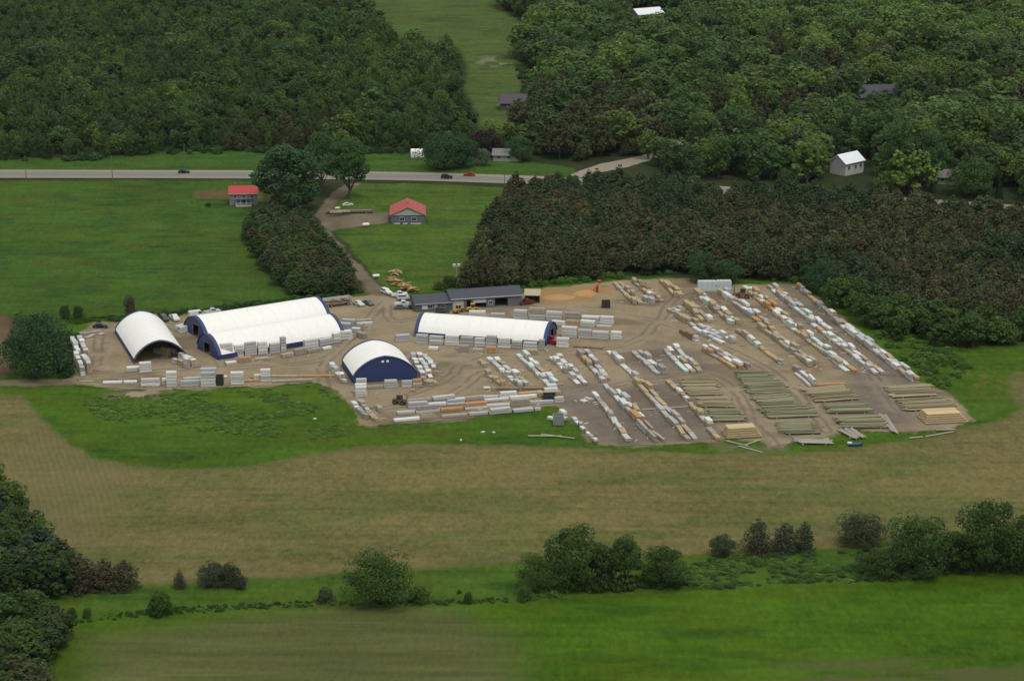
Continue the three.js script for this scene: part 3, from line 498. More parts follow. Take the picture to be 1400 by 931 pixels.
for (const [kind, proto, wu, tone, x, y, top, w, label] of [
  ['broadleaf_tree', BN[2], W3, TF[0], 517, 824, 755, 92, 'lone broad rounded tree on the grass strip below the hay field'],
  ['broadleaf_tree', BN[0], W1, TF[0], 786, 804, 720, 78, 'tallest dense tree in the hedgerow clump below the hay field'],
  ['broadleaf_tree', BN[2], W3, TF[1], 734, 806, 757, 56, 'rounded bush tree leaning out of the hedgerow clump'],
  ['broadleaf_tree', BN[3], W4, [0.078, 0.117, 0.058], 826, 800, 742, 36, 'thin greyish tree in the middle of the hedgerow clump'],
  ['broadleaf_tree', BN[1], W2, TF[0], 854, 804, 734, 44, 'top heavy tree with bare stems in the hedgerow clump'],
  ['broadleaf_tree', BN[0], W1, TF[2], 905, 800, 748, 62, 'spreading tree at the thin end of the hedgerow clump'],
  ['pine_tree', PN[0], 0.3, [0.078, 0.09, 0.046], 1036, 757, 708, 40, 'brownish pointed conifer on the hay field edge, the tallest of three'],
  ['pine_tree', PN[1], 0.3, [0.072, 0.091, 0.055], 1074, 753, 714, 40, 'brownish conifer on the hay field edge between two conifers'],
  ['pine_tree', PN[0], 0.3, [0.066, 0.088, 0.044], 1100, 753, 712, 30, 'narrow dark conifer on the hay field edge next to the gap'],
  ['broadleaf_tree', BN[0], W1, [0.065, 0.107, 0.049], 988, 760, 732, 34, 'small dark bush tree on the hay field edge before the conifers'],
  ['broadleaf_tree', BN[2], W3, [0.066, 0.088, 0.044], 1178, 746, 702, 66, 'wide brownish tree on the hay field edge beside the gap'],
  ['broadleaf_tree', BN[2], W3, TF[2], 1258, 784, 706, 92, 'big dark rounded tree on the green field edge, beside the hedge thicket'],
  ['broadleaf_tree', BN[0], W1, TF[2], 1350, 780, 686, 86, 'biggest dark tree at the thick end of the hedgerow'],
  ['broadleaf_tree', BN[2], W3, TF[0], 1402, 780, 704, 70, 'dark tree joined to the biggest hedgerow tree'],
  ['broadleaf_tree', BN[0], W1, TF[2], 1206, 786, 752, 54, 'low dark bush tree at the hedge thicket foot'],
  ['broadleaf_tree', BN[3], W4, TF[2], 1308, 782, 724, 44, 'dark green filler tree between the two big hedgerow trees'],
  ['pine_tree', PN[1], 0.3, [0.086, 0.08, 0.046], 110, 806, 756, 54, 'brown conifer in the cluster at the wood end, first out of the wood'],
  ['pine_tree', PN[0], 0.3, [0.092, 0.082, 0.048], 142, 806, 762, 42, 'brown conifer in the middle of the cluster at the wood end'],
  ['pine_tree', PN[1], 0.3, [0.074, 0.084, 0.044], 170, 805, 764, 42, 'brown green conifer ending the cluster at the wood end'],
  ['broadleaf_tree', BN[2], W3, [0.073, 0.091, 0.058], 290, 802, 768, 40, 'brownish bush tree pair member standing in the hay field edge'],
  ['broadleaf_tree', BN[0], W1, [0.07, 0.088, 0.045], 314, 802, 770, 28, 'smaller brownish bush tree beside its wider neighbour on the hay field edge'],
  ['pine_tree', PN[1], 0.3, [0.078, 0.091, 0.055], 245, 804, 779, 18, 'tiny grey brown sapling on the hay field edge'],
  ['broadleaf_tree', BN[0], W1, [0.072, 0.081, 0.055], 329, 806, 786, 17, 'smallest brownish sapling beside the bush tree pair'],
]) treeAt(kind, proto, tone, x, y, top, w, wu, label, 'tree', HG);
for (const [x, y, top, w, tone, label] of [
  [219, 841, 808, 42, TF[2], 'dark round bush on the ditch between grass strip and field'],
  [445, 822, 802, 28, [0.091, 0.111, 0.072], 'grey green bush beside the lone rounded tree'],
  [575, 824, 800, 36, TF[1], 'bush at the foot of the lone rounded tree'],
  [640, 826, 808, 14, TF[2], 'small dark upright bush in the middle of the grass strip'],
  [628, 812, 806, 8, TF[2], 'tiny dark bush behind the small upright one on the strip'],
  [98, 846, 830, 18, TF[2], 'dark small bush near the scrub wood on the strip'],
  [118, 845, 830, 16, TF[1], 'small bush second from the scrub wood on the strip'],
  [716, 822, 800, 24, TF[1], 'pale green bush in front of the hedgerow clump'],
  [88, 436, 416, 18, TF[2], 'dark bush on the meadow edge above the white stacks, wider one'],
  [106, 434, 417, 18, TF[2], 'dark bush on the meadow edge above the dark parked car'],
  [178, 434, 402, 20, [0.098, 0.111, 0.065], 'grey green sapling on the meadow behind the open ended fabric shed'],
  [614, 392, 376, 26, TF[2], 'green bush on the lawn beside the light mast'],
  [602, 396, 384, 22, TF[1], 'low bush behind the dark roofed office'],
  [284, 282, 277, 10, TF[2], 'dark little bush beside the garden plot'],
]) treeAt('shrub', SHN[(x * 7) & 1], tone, x, y, top, w, 0.7, label, 'bush');
// uncountable scrub and weeds
function weeds(name, label, outline, gap, seed, h0, h1, tones, flat = 1.6, thin = 0.4) {
  mass(name, label, 'scrub', scatter(outline, gap, seed, (x, z, r) => { if (fbm(x * 0.12 + seed, z * 0.09, 3) < thin + 0.08 * r()) return null; const h = rr(r, h0, h1); return { proto: pick(r, SH), tone: pick(r, tones), h, w: h * rr(r, 0.8, 1.2) * flat }; }));
}
const WEED = [[0.11, 0.2, 0.034], [0.096, 0.185, 0.032], [0.12, 0.215, 0.038], [0.085, 0.17, 0.032]];
weeds('weed_scrub', 'tall uneven weeds on the bank below the stacked white packs', [[110, 548], [150, 540], [215, 540], [350, 533], [430, 528], [462, 545], [474, 575], [470, 600], [400, 600], [300, 592], [200, 584], [130, 572]], 1.5, 71, 0.16, 0.55, WEED.map((c) => c.map((v) => v * 1.25)), 3);
weeds('weed_scrub', 'bushy weeds on the corner beyond the last lumber row', [[1190, 452], [1240, 468], [1300, 480], [1330, 500], [1310, 520], [1290, 535], [1262, 516], [1225, 485]], 2.4, 72, 0.6, 2.0, WEED, 1.5);
weeds('weed_scrub', 'green thicket filling the hedgerow between hay field and green field', [[870, 800], [930, 775], [1000, 762], [1100, 757], [1190, 752], [1300, 750], [1420, 740], [1420, 782], [1300, 786], [1180, 796], [1050, 800], [960, 810], [880, 814]], 1.4, 73, 0.25, 0.95, WEED.concat(TONE.field), 2.3, 0.3);
weeds('weed_scrub', 'low scrub under the hedgerow clump trees', [[705, 812], [740, 798], [900, 796], [960, 790], [960, 806], [880, 815], [720, 824]], 1.7, 74, 0.5, 1.5, WEED, 1.5);
weeds('weed_scrub', 'hedge of weeds along the meadow side of the yard', [[100, 444], [150, 436], [250, 427], [420, 408], [480, 398], [500, 400], [440, 411], [330, 424], [250, 431], [165, 439]], 1.7, 75, 0.9, 1.9, [[0.07, 0.135, 0.04], [0.06, 0.12, 0.036]], 1.3);
weeds('weed_scrub', 'weeds along the ditch between grass strip and green field', [[95, 846], [220, 832], [440, 822], [600, 822], [700, 818], [700, 824], [600, 828], [440, 829], [220, 842], [95, 854]], 1.2, 76, 0.25, 0.8, TONE.field, 1.6, 0.2);
weeds('weed_scrub', 'scrub between the dark tree and the white stacks', [[62, 440], [100, 446], [108, 462], [96, 480], [100, 512], [84, 520], [70, 470]], 2, 77, 1, 2.4, [[0.045, 0.095, 0.03]], 1.4);
weeds('weed_scrub', 'brushy undergrowth at the foot of the plantation pines', [[640, 402], [716, 394], [850, 381], [945, 377], [1090, 387], [1100, 380], [945, 372], [850, 375], [716, 388], [642, 394]], 2.2, 78, 0.8, 2, WEED, 1.4);
weeds('weed_scrub', 'scrubby fringe in front of the woods along the highway', [[-40, 219], [120, 221], [240, 211], [360, 209], [560, 211], [560, 206], [240, 205], [120, 214], [-40, 213]], 3.2, 79, 1.4, 3.2, [[0.06, 0.115, 0.04], [0.07, 0.125, 0.045]], 1.3);
weeds('weed_scrub', 'scrub in the gap between far field and forest', [[660, 200], [725, 165], [740, 120], [715, 86], [705, 90], [718, 130], [700, 170], [655, 190]], 3.5, 80, 1.2, 3, [[0.065, 0.115, 0.04], [0.08, 0.13, 0.045]], 1.4);
weeds('weed_scrub', 'leafy undergrowth filling the gaps below the hedgerow trees and bushes', [[1180, 792], [1240, 772], [1420, 762], [1420, 784], [1300, 788], [1190, 797]], 1.9, 81, 0.8, 2.4, TONE.field, 1.4);
weeds('weed_scrub', 'thick dark undergrowth between the trunks of the hedgerow clump', [[728, 806], [800, 798], [930, 796], [930, 806], [820, 808], [735, 814]], 1.8, 82, 1.4, 3.4, TONE.field, 1.2);

// ================================================================ buildings
const white = M(0.8, 0.8, 0.76, 0.55), navy = M(0.022, 0.04, 0.13, 0.6), steel = M(0.42, 0.43, 0.44, 0.5, 0.6);
const fabricTex = grainTexture(512, 256, (u, v, i, j) => { const n = 0.93 + 0.07 * fbm(i * 0.03, j * 0.05, 4) + 0.03 * vn(i * 0.4, j * 0.08), st = fbm(i * 0.09 + 7, j * 0.012, 3) > 0.66 ? 0.95 : 1, seam = (u * 4) % 1 < 0.012 ? 0.9 : 1; return [0.85 * n * st * seam, 0.845 * n * st * seam, 0.78 * n * st * seam]; });
const fabricMat = new THREE.MeshStandardMaterial({ map: fabricTex, roughness: 0.5, side: THREE.DoubleSide });
function archProfile(w, h, e, n = 22) {                            // half-width points from one foot over the peak to the other, slightly pointed
  const pts = [[-w / 2, 0]];
  for (let i = 0; i <= n; i++) { const t = -1 + 2 * i / n, a = Math.abs(t); pts.push([t * w / 2 * (1 - 0.0 * a), e + (h - e) * (0.86 * Math.pow(1 - Math.pow(a, 2.1), 0.78) + 0.14 * (1 - a))]); }
  pts.push([w / 2, 0]); return pts;
}
// fl, fr: pixels of the feet of one end wall; len: length in metres away from that end
function fabricShed(label, fl, fr, len, h, e, opt = {}) {
  const A = G(...fl, YG), B = G(...fr, YG), mid = A.clone().add(B).multiplyScalar(0.5), ax = B.clone().sub(A), w = ax.length();
  const o = thing('fabric_shed', label, 'shed', mid, turnOf(ax), 'arched fabric sheds');       // local x across, -z along the shed
  const P = archProfile(w, h, e), N = P.length, bays = Math.max(4, Math.round(len / 3.4)), sub = 3, v = [], uv = [], ix = [], rows = bays * sub;
  for (let j = 0; j <= rows; j++) {
    const z = -len * j / rows, f = (j % sub) / sub, sag = 0.008 * Math.sin(Math.PI * f);
    for (let i = 1; i < N - 1; i++) { const [x, y] = P[i], k = 1 - sag / (w / 2); v.push(x * k, e * 0 + y - sag * 0.8, z); uv.push(-z / 14, i / N); }
  }
  const C = N - 2; for (let j = 0; j < rows; j++) for (let i = 0; i < C - 1; i++) { const a = j * C + i; ix.push(a, a + 1, a + C, a + 1, a + C + 1, a + C); }
  const g = new THREE.BufferGeometry(); g.setAttribute('position', new THREE.Float32BufferAttribute(v, 3)); g.setAttribute('uv', new THREE.Float32BufferAttribute(uv, 2)); g.setIndex(ix); g.computeVertexNormals();
  part('fabric_cover', g, fabricMat, o);
  const rib = (z, r, m, nm) => { const c = new THREE.CatmullRomCurve3(P.map(([x, y]) => V(x * (1 - 0.34 / w), y - 0.2, z)), false, 'catmullrom', 0.1); part(nm, new THREE.TubeGeometry(c, 40, r, 6), m, o); };
  for (const [z, a0, a1] of [[0.05, -0.9, 0.3], [-len - 0.05, -0.3, 0.9]]) { // edge band of the cover
    const s = [], q = []; P.slice(1, -1).forEach(([x, y], i) => { for (const dz of [a0, a1]) { s.push(x * 1.008, y + 0.04, z + dz); } if (i) { const b = (i - 1) * 2; q.push(b, b + 1, b + 2, b + 1, b + 3, b + 2); } });
    const bg = new THREE.BufferGeometry(); bg.setAttribute('position', new THREE.Float32BufferAttribute(s, 3)); bg.setIndex(q); bg.computeVertexNormals(); part('edge_band', bg, navy, o);
  }
  if (opt.open) for (let k = 0; k <= bays; k++) rib(-len * k / bays - 0.4 * (k === 0) + 0.4 * (k === bays), 0.09, steel, 'truss');
  for (const sx of [-1, 1]) part('side_wall', boxg(0.12, e + 0.12, len, sx * w / 2, 0, -len / 2), navy, o);
  for (const [z, own] of [[0, opt.front], [-len, opt.back]]) {
    if (own === 'open') continue;
    const s = new THREE.Shape(P.map(([x, y]) => new THREE.Vector2(x * 0.995, y - 0.04)));
    if (Array.isArray(own)) { const [dx, dw, dh] = own, q = new THREE.Path(); q.moveTo(dx - dw / 2, 0.05); q.lineTo(dx - dw / 2, dh); q.lineTo(dx + dw / 2, dh); q.lineTo(dx + dw / 2, 0.05); q.closePath(); s.holes.push(q); }
    part('end_wall', new THREE.ExtrudeGeometry(s, { depth: 0.1, bevelEnabled: false }).translate(0, 0, z - 0.05), navy, o);
    if (Array.isArray(own)) { const [dx, dw, dh] = own, fr2 = M(0.2, 0.15, 0.12, 0.8); part('door_frame', merge([boxg(0.15, dh, 0.2, dx - dw / 2, 0, z), boxg(0.15, dh, 0.2, dx + dw / 2, 0, z), boxg(dw, 0.2, 0.2, dx, dh - 0.1, z)]), fr2, o); }
  }
  if (opt.vents) for (const sx of [-0.7, 0.7]) part('vent', cbox(0.75, 0.6, 0.14, 0.06).translate(sx, h - 1.75, 0.12), M(0.72, 0.74, 0.78), o);
  o.userData.size = undefined; delete o.userData.size;
  return o;
}
fabricShed('white arched fabric shed with an open end showing lumber inside, beside parked cars', [183, 498], [255, 491.5], 35, 6.5, 1.3, { open: true, front: 'open', back: 'open' });
fabricShed('long white fabric shed with blue ends, behind its twin next to the meadow', [251.5, 451.5], [282, 468], 42.5, 6.3, 1.4, { front: [0.5, 4.2, 3.9] });
fabricShed('long white fabric shed with blue ends and white packs stacked along its flank', [269.5, 476.5], [299, 492.5], 42, 6.2, 1.4, { front: [-0.6, 4.4, 3.6] });
fabricShed('long white fabric shed with blue doorway end opposite the grey office', [746, 473.5], [761, 457], 41, 5.7, 1.4, { front: [1.4, 4, 3.6] });
fabricShed('short white fabric shed with a plain closed blue front and two vents', [483, 524.5], [570, 518], 18, 7.4, 2.0, { vents: true });

// roof courses and boards as thin relief on small buildings
const shingleTex = grainTexture(256, 256, (u, v, i, j) => { const n = 0.75 + 0.35 * vn(i * 0.35, j * 0.35) + 0.2 * fbm(i * 0.03, j * 0.03), c = j % 16 < 2 ? 0.7 : 1; return [0.062 * n * c, 0.066 * n * c, 0.08 * n * c]; });
const shingle = new THREE.MeshStandardMaterial({ map: shingleTex, roughness: 0.92, side: THREE.DoubleSide });
const glass = M(0.03, 0.036, 0.045, 0.12), trimW = M(0.62, 0.63, 0.62, 0.6);
function gableRoof(w, d, rise, y, over = 0.4, th = 0.18, alongX = true) {  // ridge along x (or z)
  const L = (alongX ? w : d) + 2 * over, W = (alongX ? d : w) / 2 + over, s = new THREE.Shape(), k = rise / (W - over), y0 = -over * k;
  s.moveTo(-W, y0); s.lineTo(0, rise); s.lineTo(W, y0); s.lineTo(W, y0 + th); s.lineTo(0, rise + th * 1.15); s.lineTo(-W, y0 + th); s.closePath();
  const g = new THREE.ExtrudeGeometry(s, { depth: L, bevelEnabled: false }).translate(0, y, -L / 2); if (alongX) g.rotateY(Math.PI / 2);
  const uv = g.attributes.uv; for (let i = 0; i < uv.count; i++) uv.setXY(i, uv.getX(i) * 0.25, uv.getY(i) * 0.25); return g;
}
function gableWall(w, d, h, rise, alongX = true) {                  // walls with gable ends
  const L = alongX ? w : d, W = (alongX ? d : w) / 2, s = new THREE.Shape(); s.moveTo(-W, 0); s.lineTo(W, 0); s.lineTo(W, h); s.lineTo(0, h + rise); s.lineTo(-W, h); s.closePath();
  const g = new THREE.ExtrudeGeometry(s, { depth: L, bevelEnabled: false }).translate(0, 0, -L / 2); if (alongX) g.rotateY(Math.PI / 2); return g;
}
function windowOn(o, x, y, z, w, h, face = 0) {                      // face 0: +z wall
  const f = part('window', merge([boxg(w + 0.2, 0.1, 0.1, 0, h, 0), boxg(w + 0.2, 0.1, 0.16, 0, -0.1, 0), boxg(0.1, h, 0.1, -w / 2 - 0.05, 0, 0), boxg(0.1, h, 0.1, w / 2 + 0.05, 0, 0), boxg(0.05, h, 0.06, 0, 0, 0)]), trimW, o, [x, y, z], face);
  part('pane', boxg(w, h, 0.04), glass, f); return f;
}
// house with the bright red roof and porch
{
  const a = G(313.5, 281), b = G(351, 280.5), ax = b.clone().sub(a), w = ax.length(), d = 8.5;
  const o = thing('farmhouse', 'grey two storey house with bright red roof and white porch beside the meadow', 'house', a.clone().add(b).multiplyScalar(0.5), turnOf(ax));
  const wall = M(0.2, 0.2, 0.215), back = -d / 2;
  part('wall', gableWall(w, d, 4.6, 1.9).translate(0, 0, back), wall, o);
  const rf = part('roof', gableRoof(w, d, 1.95, 4.6, 0.45).translate(0, 0.02, back), M(0.42, 0.035, 0.035, 0.55), o);
  part('chimney', boxg(0.8, 1.5, 0.8, -w * 0.3, 6.2, back - 1), M(0.2, 0.12, 0.1), rf);
  part('gutter', boxg(w + 0.6, 0.14, 0.16, 0, 4.42, 0.42), trimW, o);
  for (const x of [-w * 0.3, 0.3, w * 0.32]) windowOn(o, x, 2.9, 0.04, 1.1, 1.2);
  part('door', boxg(1, 2.1, 0.1, 0.2, 0.5, 0.05), M(0.08, 0.06, 0.05), o);
  const p = part('porch', boxg(6, 0.4, 2.4, 0.2, 0, 1.2), M(0.5, 0.5, 0.48), o);
  for (const x of [-2.6, -0.9, 1.3, 3]) part('post', boxg(0.16, 2.4, 0.16, x, 0.4, 2.2), trimW, p);
  part('railing', merge([boxg(6, 0.1, 0.08, 0.2, 1.35, 2.3), ...Array.from({ length: 20 }, (_, i) => boxg(0.06, 0.9, 0.05, -2.7 + i * 0.305, 0.42, 2.3))]), trimW, p);
  part('porch_roof', boxg(6.4, 0.16, 2.7, 0.2, 2.8, 1.25), M(0.12, 0.12, 0.13), p);
}
// workshop with the faded red hip-fronted roof
{
  const a = G(534.5, 306), b = G(580.5, 305.5), ax = b.clone().sub(a), w = ax.length(), d = 15, o = thing('workshop', 'blue grey workshop with faded red metal roof on the lawn', 'workshop', a.clone().add(b).multiplyScalar(0.5), turnOf(ax));
  part('wall', gableWall(w, d, 3.3, 2.6, false).translate(0, 0, -d / 2), M(0.115, 0.13, 0.165), o);
  part('gable_panel', (() => { const s = new THREE.Shape(); s.moveTo(-w / 2 - 0.1, 0); s.lineTo(w / 2 + 0.1, 0); s.lineTo(0, 2.45); s.closePath(); return new THREE.ExtrudeGeometry(s, { depth: 0.12, bevelEnabled: false }).translate(0, 3.3, 0.02); })(), M(0.3, 0.4, 0.32), o);
  const rf = part('roof', gableRoof(w, d, 2.7, 3.3, 0.5, 0.16, false).translate(0, 0.05, -d / 2), M(0.43, 0.1, 0.085, 0.55), o);
  part('roof_seams', merge(Array.from({ length: 13 }, (_, i) => gableRoof(w, 0.001, 2.7, 3.3, 0.5, 0.24, false).scale(1, 1, 0.08).translate(0, 0.04, -0.4 - i * 1.18))), M(0.36, 0.08, 0.07, 0.55), rf);
  part('roof_vent', boxg(0.9, 0.7, 0.9, 0, 5.9, -7), M(0.32, 0.1, 0.09), rf);
  for (const x of [-w * 0.17, w * 0.18]) windowOn(o, x, 1.1, 0.1, 1.6, 1.3);
  part('eave_trim', boxg(w + 0.9, 0.16, 0.1, 0, 3.2, 0.2), M(0.35, 0.42, 0.38), o);
  for (const [x, s] of [[-4, 1], [-1, 0.8], [3.6, 1.1], [1.6, 0.6]]) { const it = thing('lumber_offcut', 'pale board heap leaning along the blue grey workshop wall', 'boards', o.position.clone().add(V(x, 0, 1)), 0.1, 'boards at the workshop'); part('boards', merge([boxg(2.2 * s, 0.25, 0.7), boxg(1.9 * s, 0.22, 0.5, 0.1, 0.26, 0)]), M(0.45, 0.42, 0.36), it); }
}
// office and open sheds: two roof heights
{
  const a = G(568.5, 427, YG), b = G(713, 417.5, YG), ax = b.clone().sub(a), w = ax.length(), w1 = w * 0.335, w2 = w - w1, o = thing('office_building', 'long dark grey roofed office and garage row facing the fabric shed', 'office', a.clone().add(b).multiplyScalar(0.5), turnOf(ax));
  const wl = M(0.115, 0.12, 0.135), x1 = -w / 2 + w1 / 2, x2 = w / 2 - w2 / 2, d = 9.5;
  part('office_wall', gableWall(w1, d, 2.7, 1.5).translate(x1, 0, -d / 2), M(0.1, 0.1, 0.1), o);
  part('office_roof', gableRoof(w1, d, 1.55, 2.7, 0.5).translate(x1, 0.03, -d / 2), shingle, o);
  part('fascia', boxg(w1 + 0.8, 0.2, 0.1, x1, 2.55, 0.52), M(0.42, 0.43, 0.44), o);
  // garage row: back and side walls, piers between open bays
  const bays = [[-w2 / 2 + 2.2, 3.6, 'door'], [-w2 / 2 + 5.6, 1.4, 'open'], [-w2 / 2 + 9.2, 4.2, 'half'], [-w2 / 2 + 16.3, 4.2, 'open']];
  const s = new THREE.Shape(); s.moveTo(-w2 / 2, 0); s.lineTo(w2 / 2, 0); s.lineTo(w2 / 2, 3.6); s.lineTo(-w2 / 2, 3.6); s.closePath();
  for (const [x, bw] of bays) { const q = new THREE.Path(); q.moveTo(x - bw / 2, 0.02); q.lineTo(x - bw / 2, 2.9); q.lineTo(x + bw / 2, 2.9); q.lineTo(x + bw / 2, 0.02); q.closePath(); s.holes.push(q); }
  part('front_wall', new THREE.ExtrudeGeometry(s, { depth: 0.2, bevelEnabled: false }).translate(x2, 0, -0.1), wl, o);
  part('back_wall', boxg(w2, 3.6, 0.2, x2, 0, -d), wl, o);
  for (const sx of [-1, 1]) part('end_wall', gableWall(0.2, d, 3.6, 1.6).translate(x2 + sx * (w2 / 2 - 0.1), 0, -d / 2), wl, o);
  part('floor_slab', boxg(w2, 0.05, d, x2, 0, -d / 2), M(0.18, 0.17, 0.16), o);
  part('garage_roof', gableRoof(w2, d, 1.65, 3.6, 0.55).translate(x2, 0.03, -d / 2), shingle, o);
  part('fascia', boxg(w2 + 0.8, 0.22, 0.1, x2, 3.42, 0.57), M(0.5, 0.51, 0.52), o);
  part('garage_door', merge([0, 1, 2, 3].map((k) => boxg(3.6, 0.68, 0.08, x2 - w2 / 2 + 2.2, 0.06 + k * 0.71, -0.02))), M(0.42, 0.45, 0.42), o);
  part('garage_door', merge([0, 1].map((k) => boxg(4.2, 0.55, 0.08, x2 - w2 / 2 + 9.2, 1.8 + k * 0.57, -0.02))), M(0.5, 0.52, 0.5), o);
  windowOn(o, x2 - w2 / 2 + 12.7, 1.1, 0.15, 1.1, 1.1); windowOn(o, x1 - 1.2, 1, 0.05, 1.5, 1.1); windowOn(o, x1 + 3, 1, 0.05, 1.2, 1.1);
  part('door', boxg(0.95, 2.05, 0.1, x1 + 0.7, 0.02, 0.04), M(0.4, 0.4, 0.38), o);
  part('notice_board', boxg(1.8, 1.4, 0.08, x1 - 2.9, 0.8, 0.06), M(0.5, 0.5, 0.5), o);
}
{
  const p = G(727.5, 414.5, YG), o = thing('lean_to_shed', 'small dark shed with flat tan roof beside the office row', 'shed', p, -0.05); const d = 4.2, w = 4.6;
  part('wall', merge([boxg(0.12, 2.8, d, -w / 2, 0, -d / 2), boxg(0.12, 2.8, d, w / 2, 0, -d / 2), boxg(w, 2.8, 0.12, 0, 0, -d)]), M(0.09, 0.08, 0.075), o);
  part('roof', new THREE.BoxGeometry(w + 0.7, 0.16, d + 0.8).rotateX(0.18).translate(0, 3.05, -d / 2), M(0.4, 0.34, 0.22), o);
}
// far houses
function farHouse(label, px, py, w, d, h, rise, wallC, roofC, turn, opt = {}) {
  const o = thing('house', label, 'house', G(px, py), turn, 'houses in the far woods');
  part('wall', gableWall(w, d, h, rise), M(...wallC), o); part('roof', gableRoof(w, d, rise + 0.05, h, 0.6).translate(0, 0.03, 0), M(...roofC, 0.7), o);
  for (const x of [-0.3, 0.05, 0.33]) windowOn(o, x * w, h * 0.45, d / 2 + 0.05, 1.5, 1.4);
  if (opt.dormer) { const g = part('dormer', gableWall(4, 5, h + rise * 0.35, 1.4, false).translate(w * 0.12, 0, d / 2 - 2.2), M(...wallC), o); part('dormer_roof', gableRoof(4, 5, 1.45, h + rise * 0.35, 0.4, 0.15, false).translate(w * 0.12, 0.03, d / 2 - 2.2), M(...roofC, 0.7), g); windowOn(g, w * 0.12, h + 0.6, d / 2 + 0.36, 1.3, 1.2); }
  if (opt.chimney) part('chimney', boxg(0.9, 2.2, 0.9, w * 0.25, h + rise * 0.5, -1), M(0.3, 0.24, 0.2), o);
  return o;
}
farHouse('dark roofed house with a gabled dormer half hidden in the woods', 1198, 142, 20, 12, 4.4, 4.6, [0.16, 0.14, 0.13], [0.045, 0.045, 0.062], 0.1, { dormer: true });
farHouse('house with a white roof at the top edge of the woods', 884, 26, 17, 10, 3.8, 2.6, [0.5, 0.5, 0.48], [0.78, 0.8, 0.82], 0.5);
farHouse('white roofed building standing behind the pine plantation', 1158, 236, 11.5, 8, 5.2, 2.8, [0.5, 0.5, 0.48], [0.76, 0.79, 0.82], 0.75, {});
farHouse('small grey house behind the plantation beside the white van', 1300, 250, 9, 7, 3, 2.2, [0.3, 0.27, 0.24], [0.13, 0.12, 0.115], -0.3, { chimney: true });
farHouse('dark low house deep in the woods past the dormer house', 1372, 138, 13, 8, 3.2, 2.6, [0.12, 0.1, 0.09], [0.06, 0.05, 0.05], 0.2);
farHouse('dark broad roofed house at the end of the far field', 712, 148, 19, 9, 3.4, 3.2, [0.09, 0.075, 0.08], [0.062, 0.05, 0.058], 0.05);
farHouse('low grey roofed house across the highway behind the green trees', 695, 218, 12, 8, 2.6, 1.8, [0.3, 0.29, 0.28], [0.17, 0.16, 0.16], -0.1);
farHouse('pale beige house among brown pines by the side road', 938, 208, 10, 8, 3, 2, [0.4, 0.35, 0.3], [0.3, 0.26, 0.24], 0.3);
{
  const p = G(570.5, 214), o = thing('storage_tent', 'small white arched storage shed on the verge across the highway', 'shed', p, 0.08);
  const s = new THREE.Shape(); s.moveTo(-1.9, 0); s.lineTo(-1.9, 1.4); s.absarc(0, 1.4, 1.9, Math.PI, 0, true); s.lineTo(1.9, 0); s.closePath();
  part('cover', new THREE.ExtrudeGeometry(s, { depth: 5.4, bevelEnabled: true, bevelSize: 0.05, bevelThickness: 0.05, curveSegments: 12 }).translate(0, 0, -2.7).rotateY(Math.PI / 2), white, o);
  part('door', boxg(0.1, 2.3, 2.2, -2.8, 0, 0), M(0.5, 0.52, 0.5), o);
}
// light mast with two floodlight heads
{
  const o = thing('light_mast', 'tall slim mast with two floodlight heads behind the office', 'lamp post', G(624, 393), 0.2);
  part('pole', new THREE.CylinderGeometry(0.09, 0.15, 7.6, 10).translate(0, 3.8, 0), M(0.45, 0.46, 0.46, 0.5, 0.4), o);
  part('crossarm', boxg(2, 0.14, 0.14, 0, 7.2, 0), M(0.4, 0.4, 0.4), o);
  for (const x of [-0.75, 0.75]) part('floodlight', new THREE.BoxGeometry(1, 0.95, 0.4).rotateX(0.3).translate(x, 7.55, 0.15), M(0.62, 0.66, 0.68, 0.4), o);
}
// utility poles along the highway
for (const [x, y] of [[35, 246], [153, 246], [252, 229], [455, 247], [690, 253], [1245, 296]]) {
  const o = thing('utility_pole', 'wooden utility pole with crossarm standing beside the highway', 'pole', G(x, y), 0.1, 'utility poles along the highway');
  part('post', new THREE.CylinderGeometry(0.11, 0.17, 10, 8).translate(0, 5, 0), M(0.16, 0.13, 0.1), o); part('crossarm', boxg(0.12, 0.14, 2.2, 0, 9.2, 0), M(0.15, 0.12, 0.1), o);
}

// ================================================================ storage yard: lumber packs
// wrapped pack: printed wrap, bare lumber ends, timber bearers. Unit geometries are 1 x 1 x 1 and scaled.
const wrapTex = (base, ink, seed) => { const r = rng(seed), W = 256, H2 = 128, d = new Float32Array(W * H2).fill(0);
  for (let k = 0; k < 26; k++) { const x0 = (r() * W) | 0, y0 = 14 + ((r() * 6) | 0) * 17, w = 10 + r() * 34, h = 4 + r() * 6; for (let y = y0; y < Math.min(H2, y0 + h); y++) for (let x = x0; x < x0 + w; x++) if (vn(x * 0.5 + k * 9, y * 0.9) > 0.42) d[y * W + (x % W)] = 1; }
  return grainTexture(W, H2, (u, v, i, j) => { const n = 0.88 + 0.14 * fbm(i * 0.06 + seed, j * 0.1, 3) + 0.05 * vn(i * 0.6, j * 0.6), p = d[j * W + i]; return base.map((c, q) => (p ? lerp(c, ink[q], 0.55) : c) * n); }); };
const wrapMat = (base, ink, seed) => new THREE.MeshStandardMaterial({ map: wrapTex(base, ink, seed), roughness: 0.5, side: THREE.DoubleSide });
const WRAP = {
  white: [wrapMat([0.7, 0.7, 0.665], [0.25, 0.28, 0.3], 1), wrapMat([0.62, 0.62, 0.59], [0.3, 0.34, 0.36], 2)],
  grey: [wrapMat([0.42, 0.43, 0.43], [0.25, 0.28, 0.32], 3), wrapMat([0.5, 0.5, 0.48], [0.3, 0.32, 0.34], 4)],
  mint: [wrapMat([0.56, 0.66, 0.6], [0.16, 0.36, 0.28], 5)],
  dull: [wrapMat([0.38, 0.37, 0.33], [0.25, 0.24, 0.22], 6)],
};
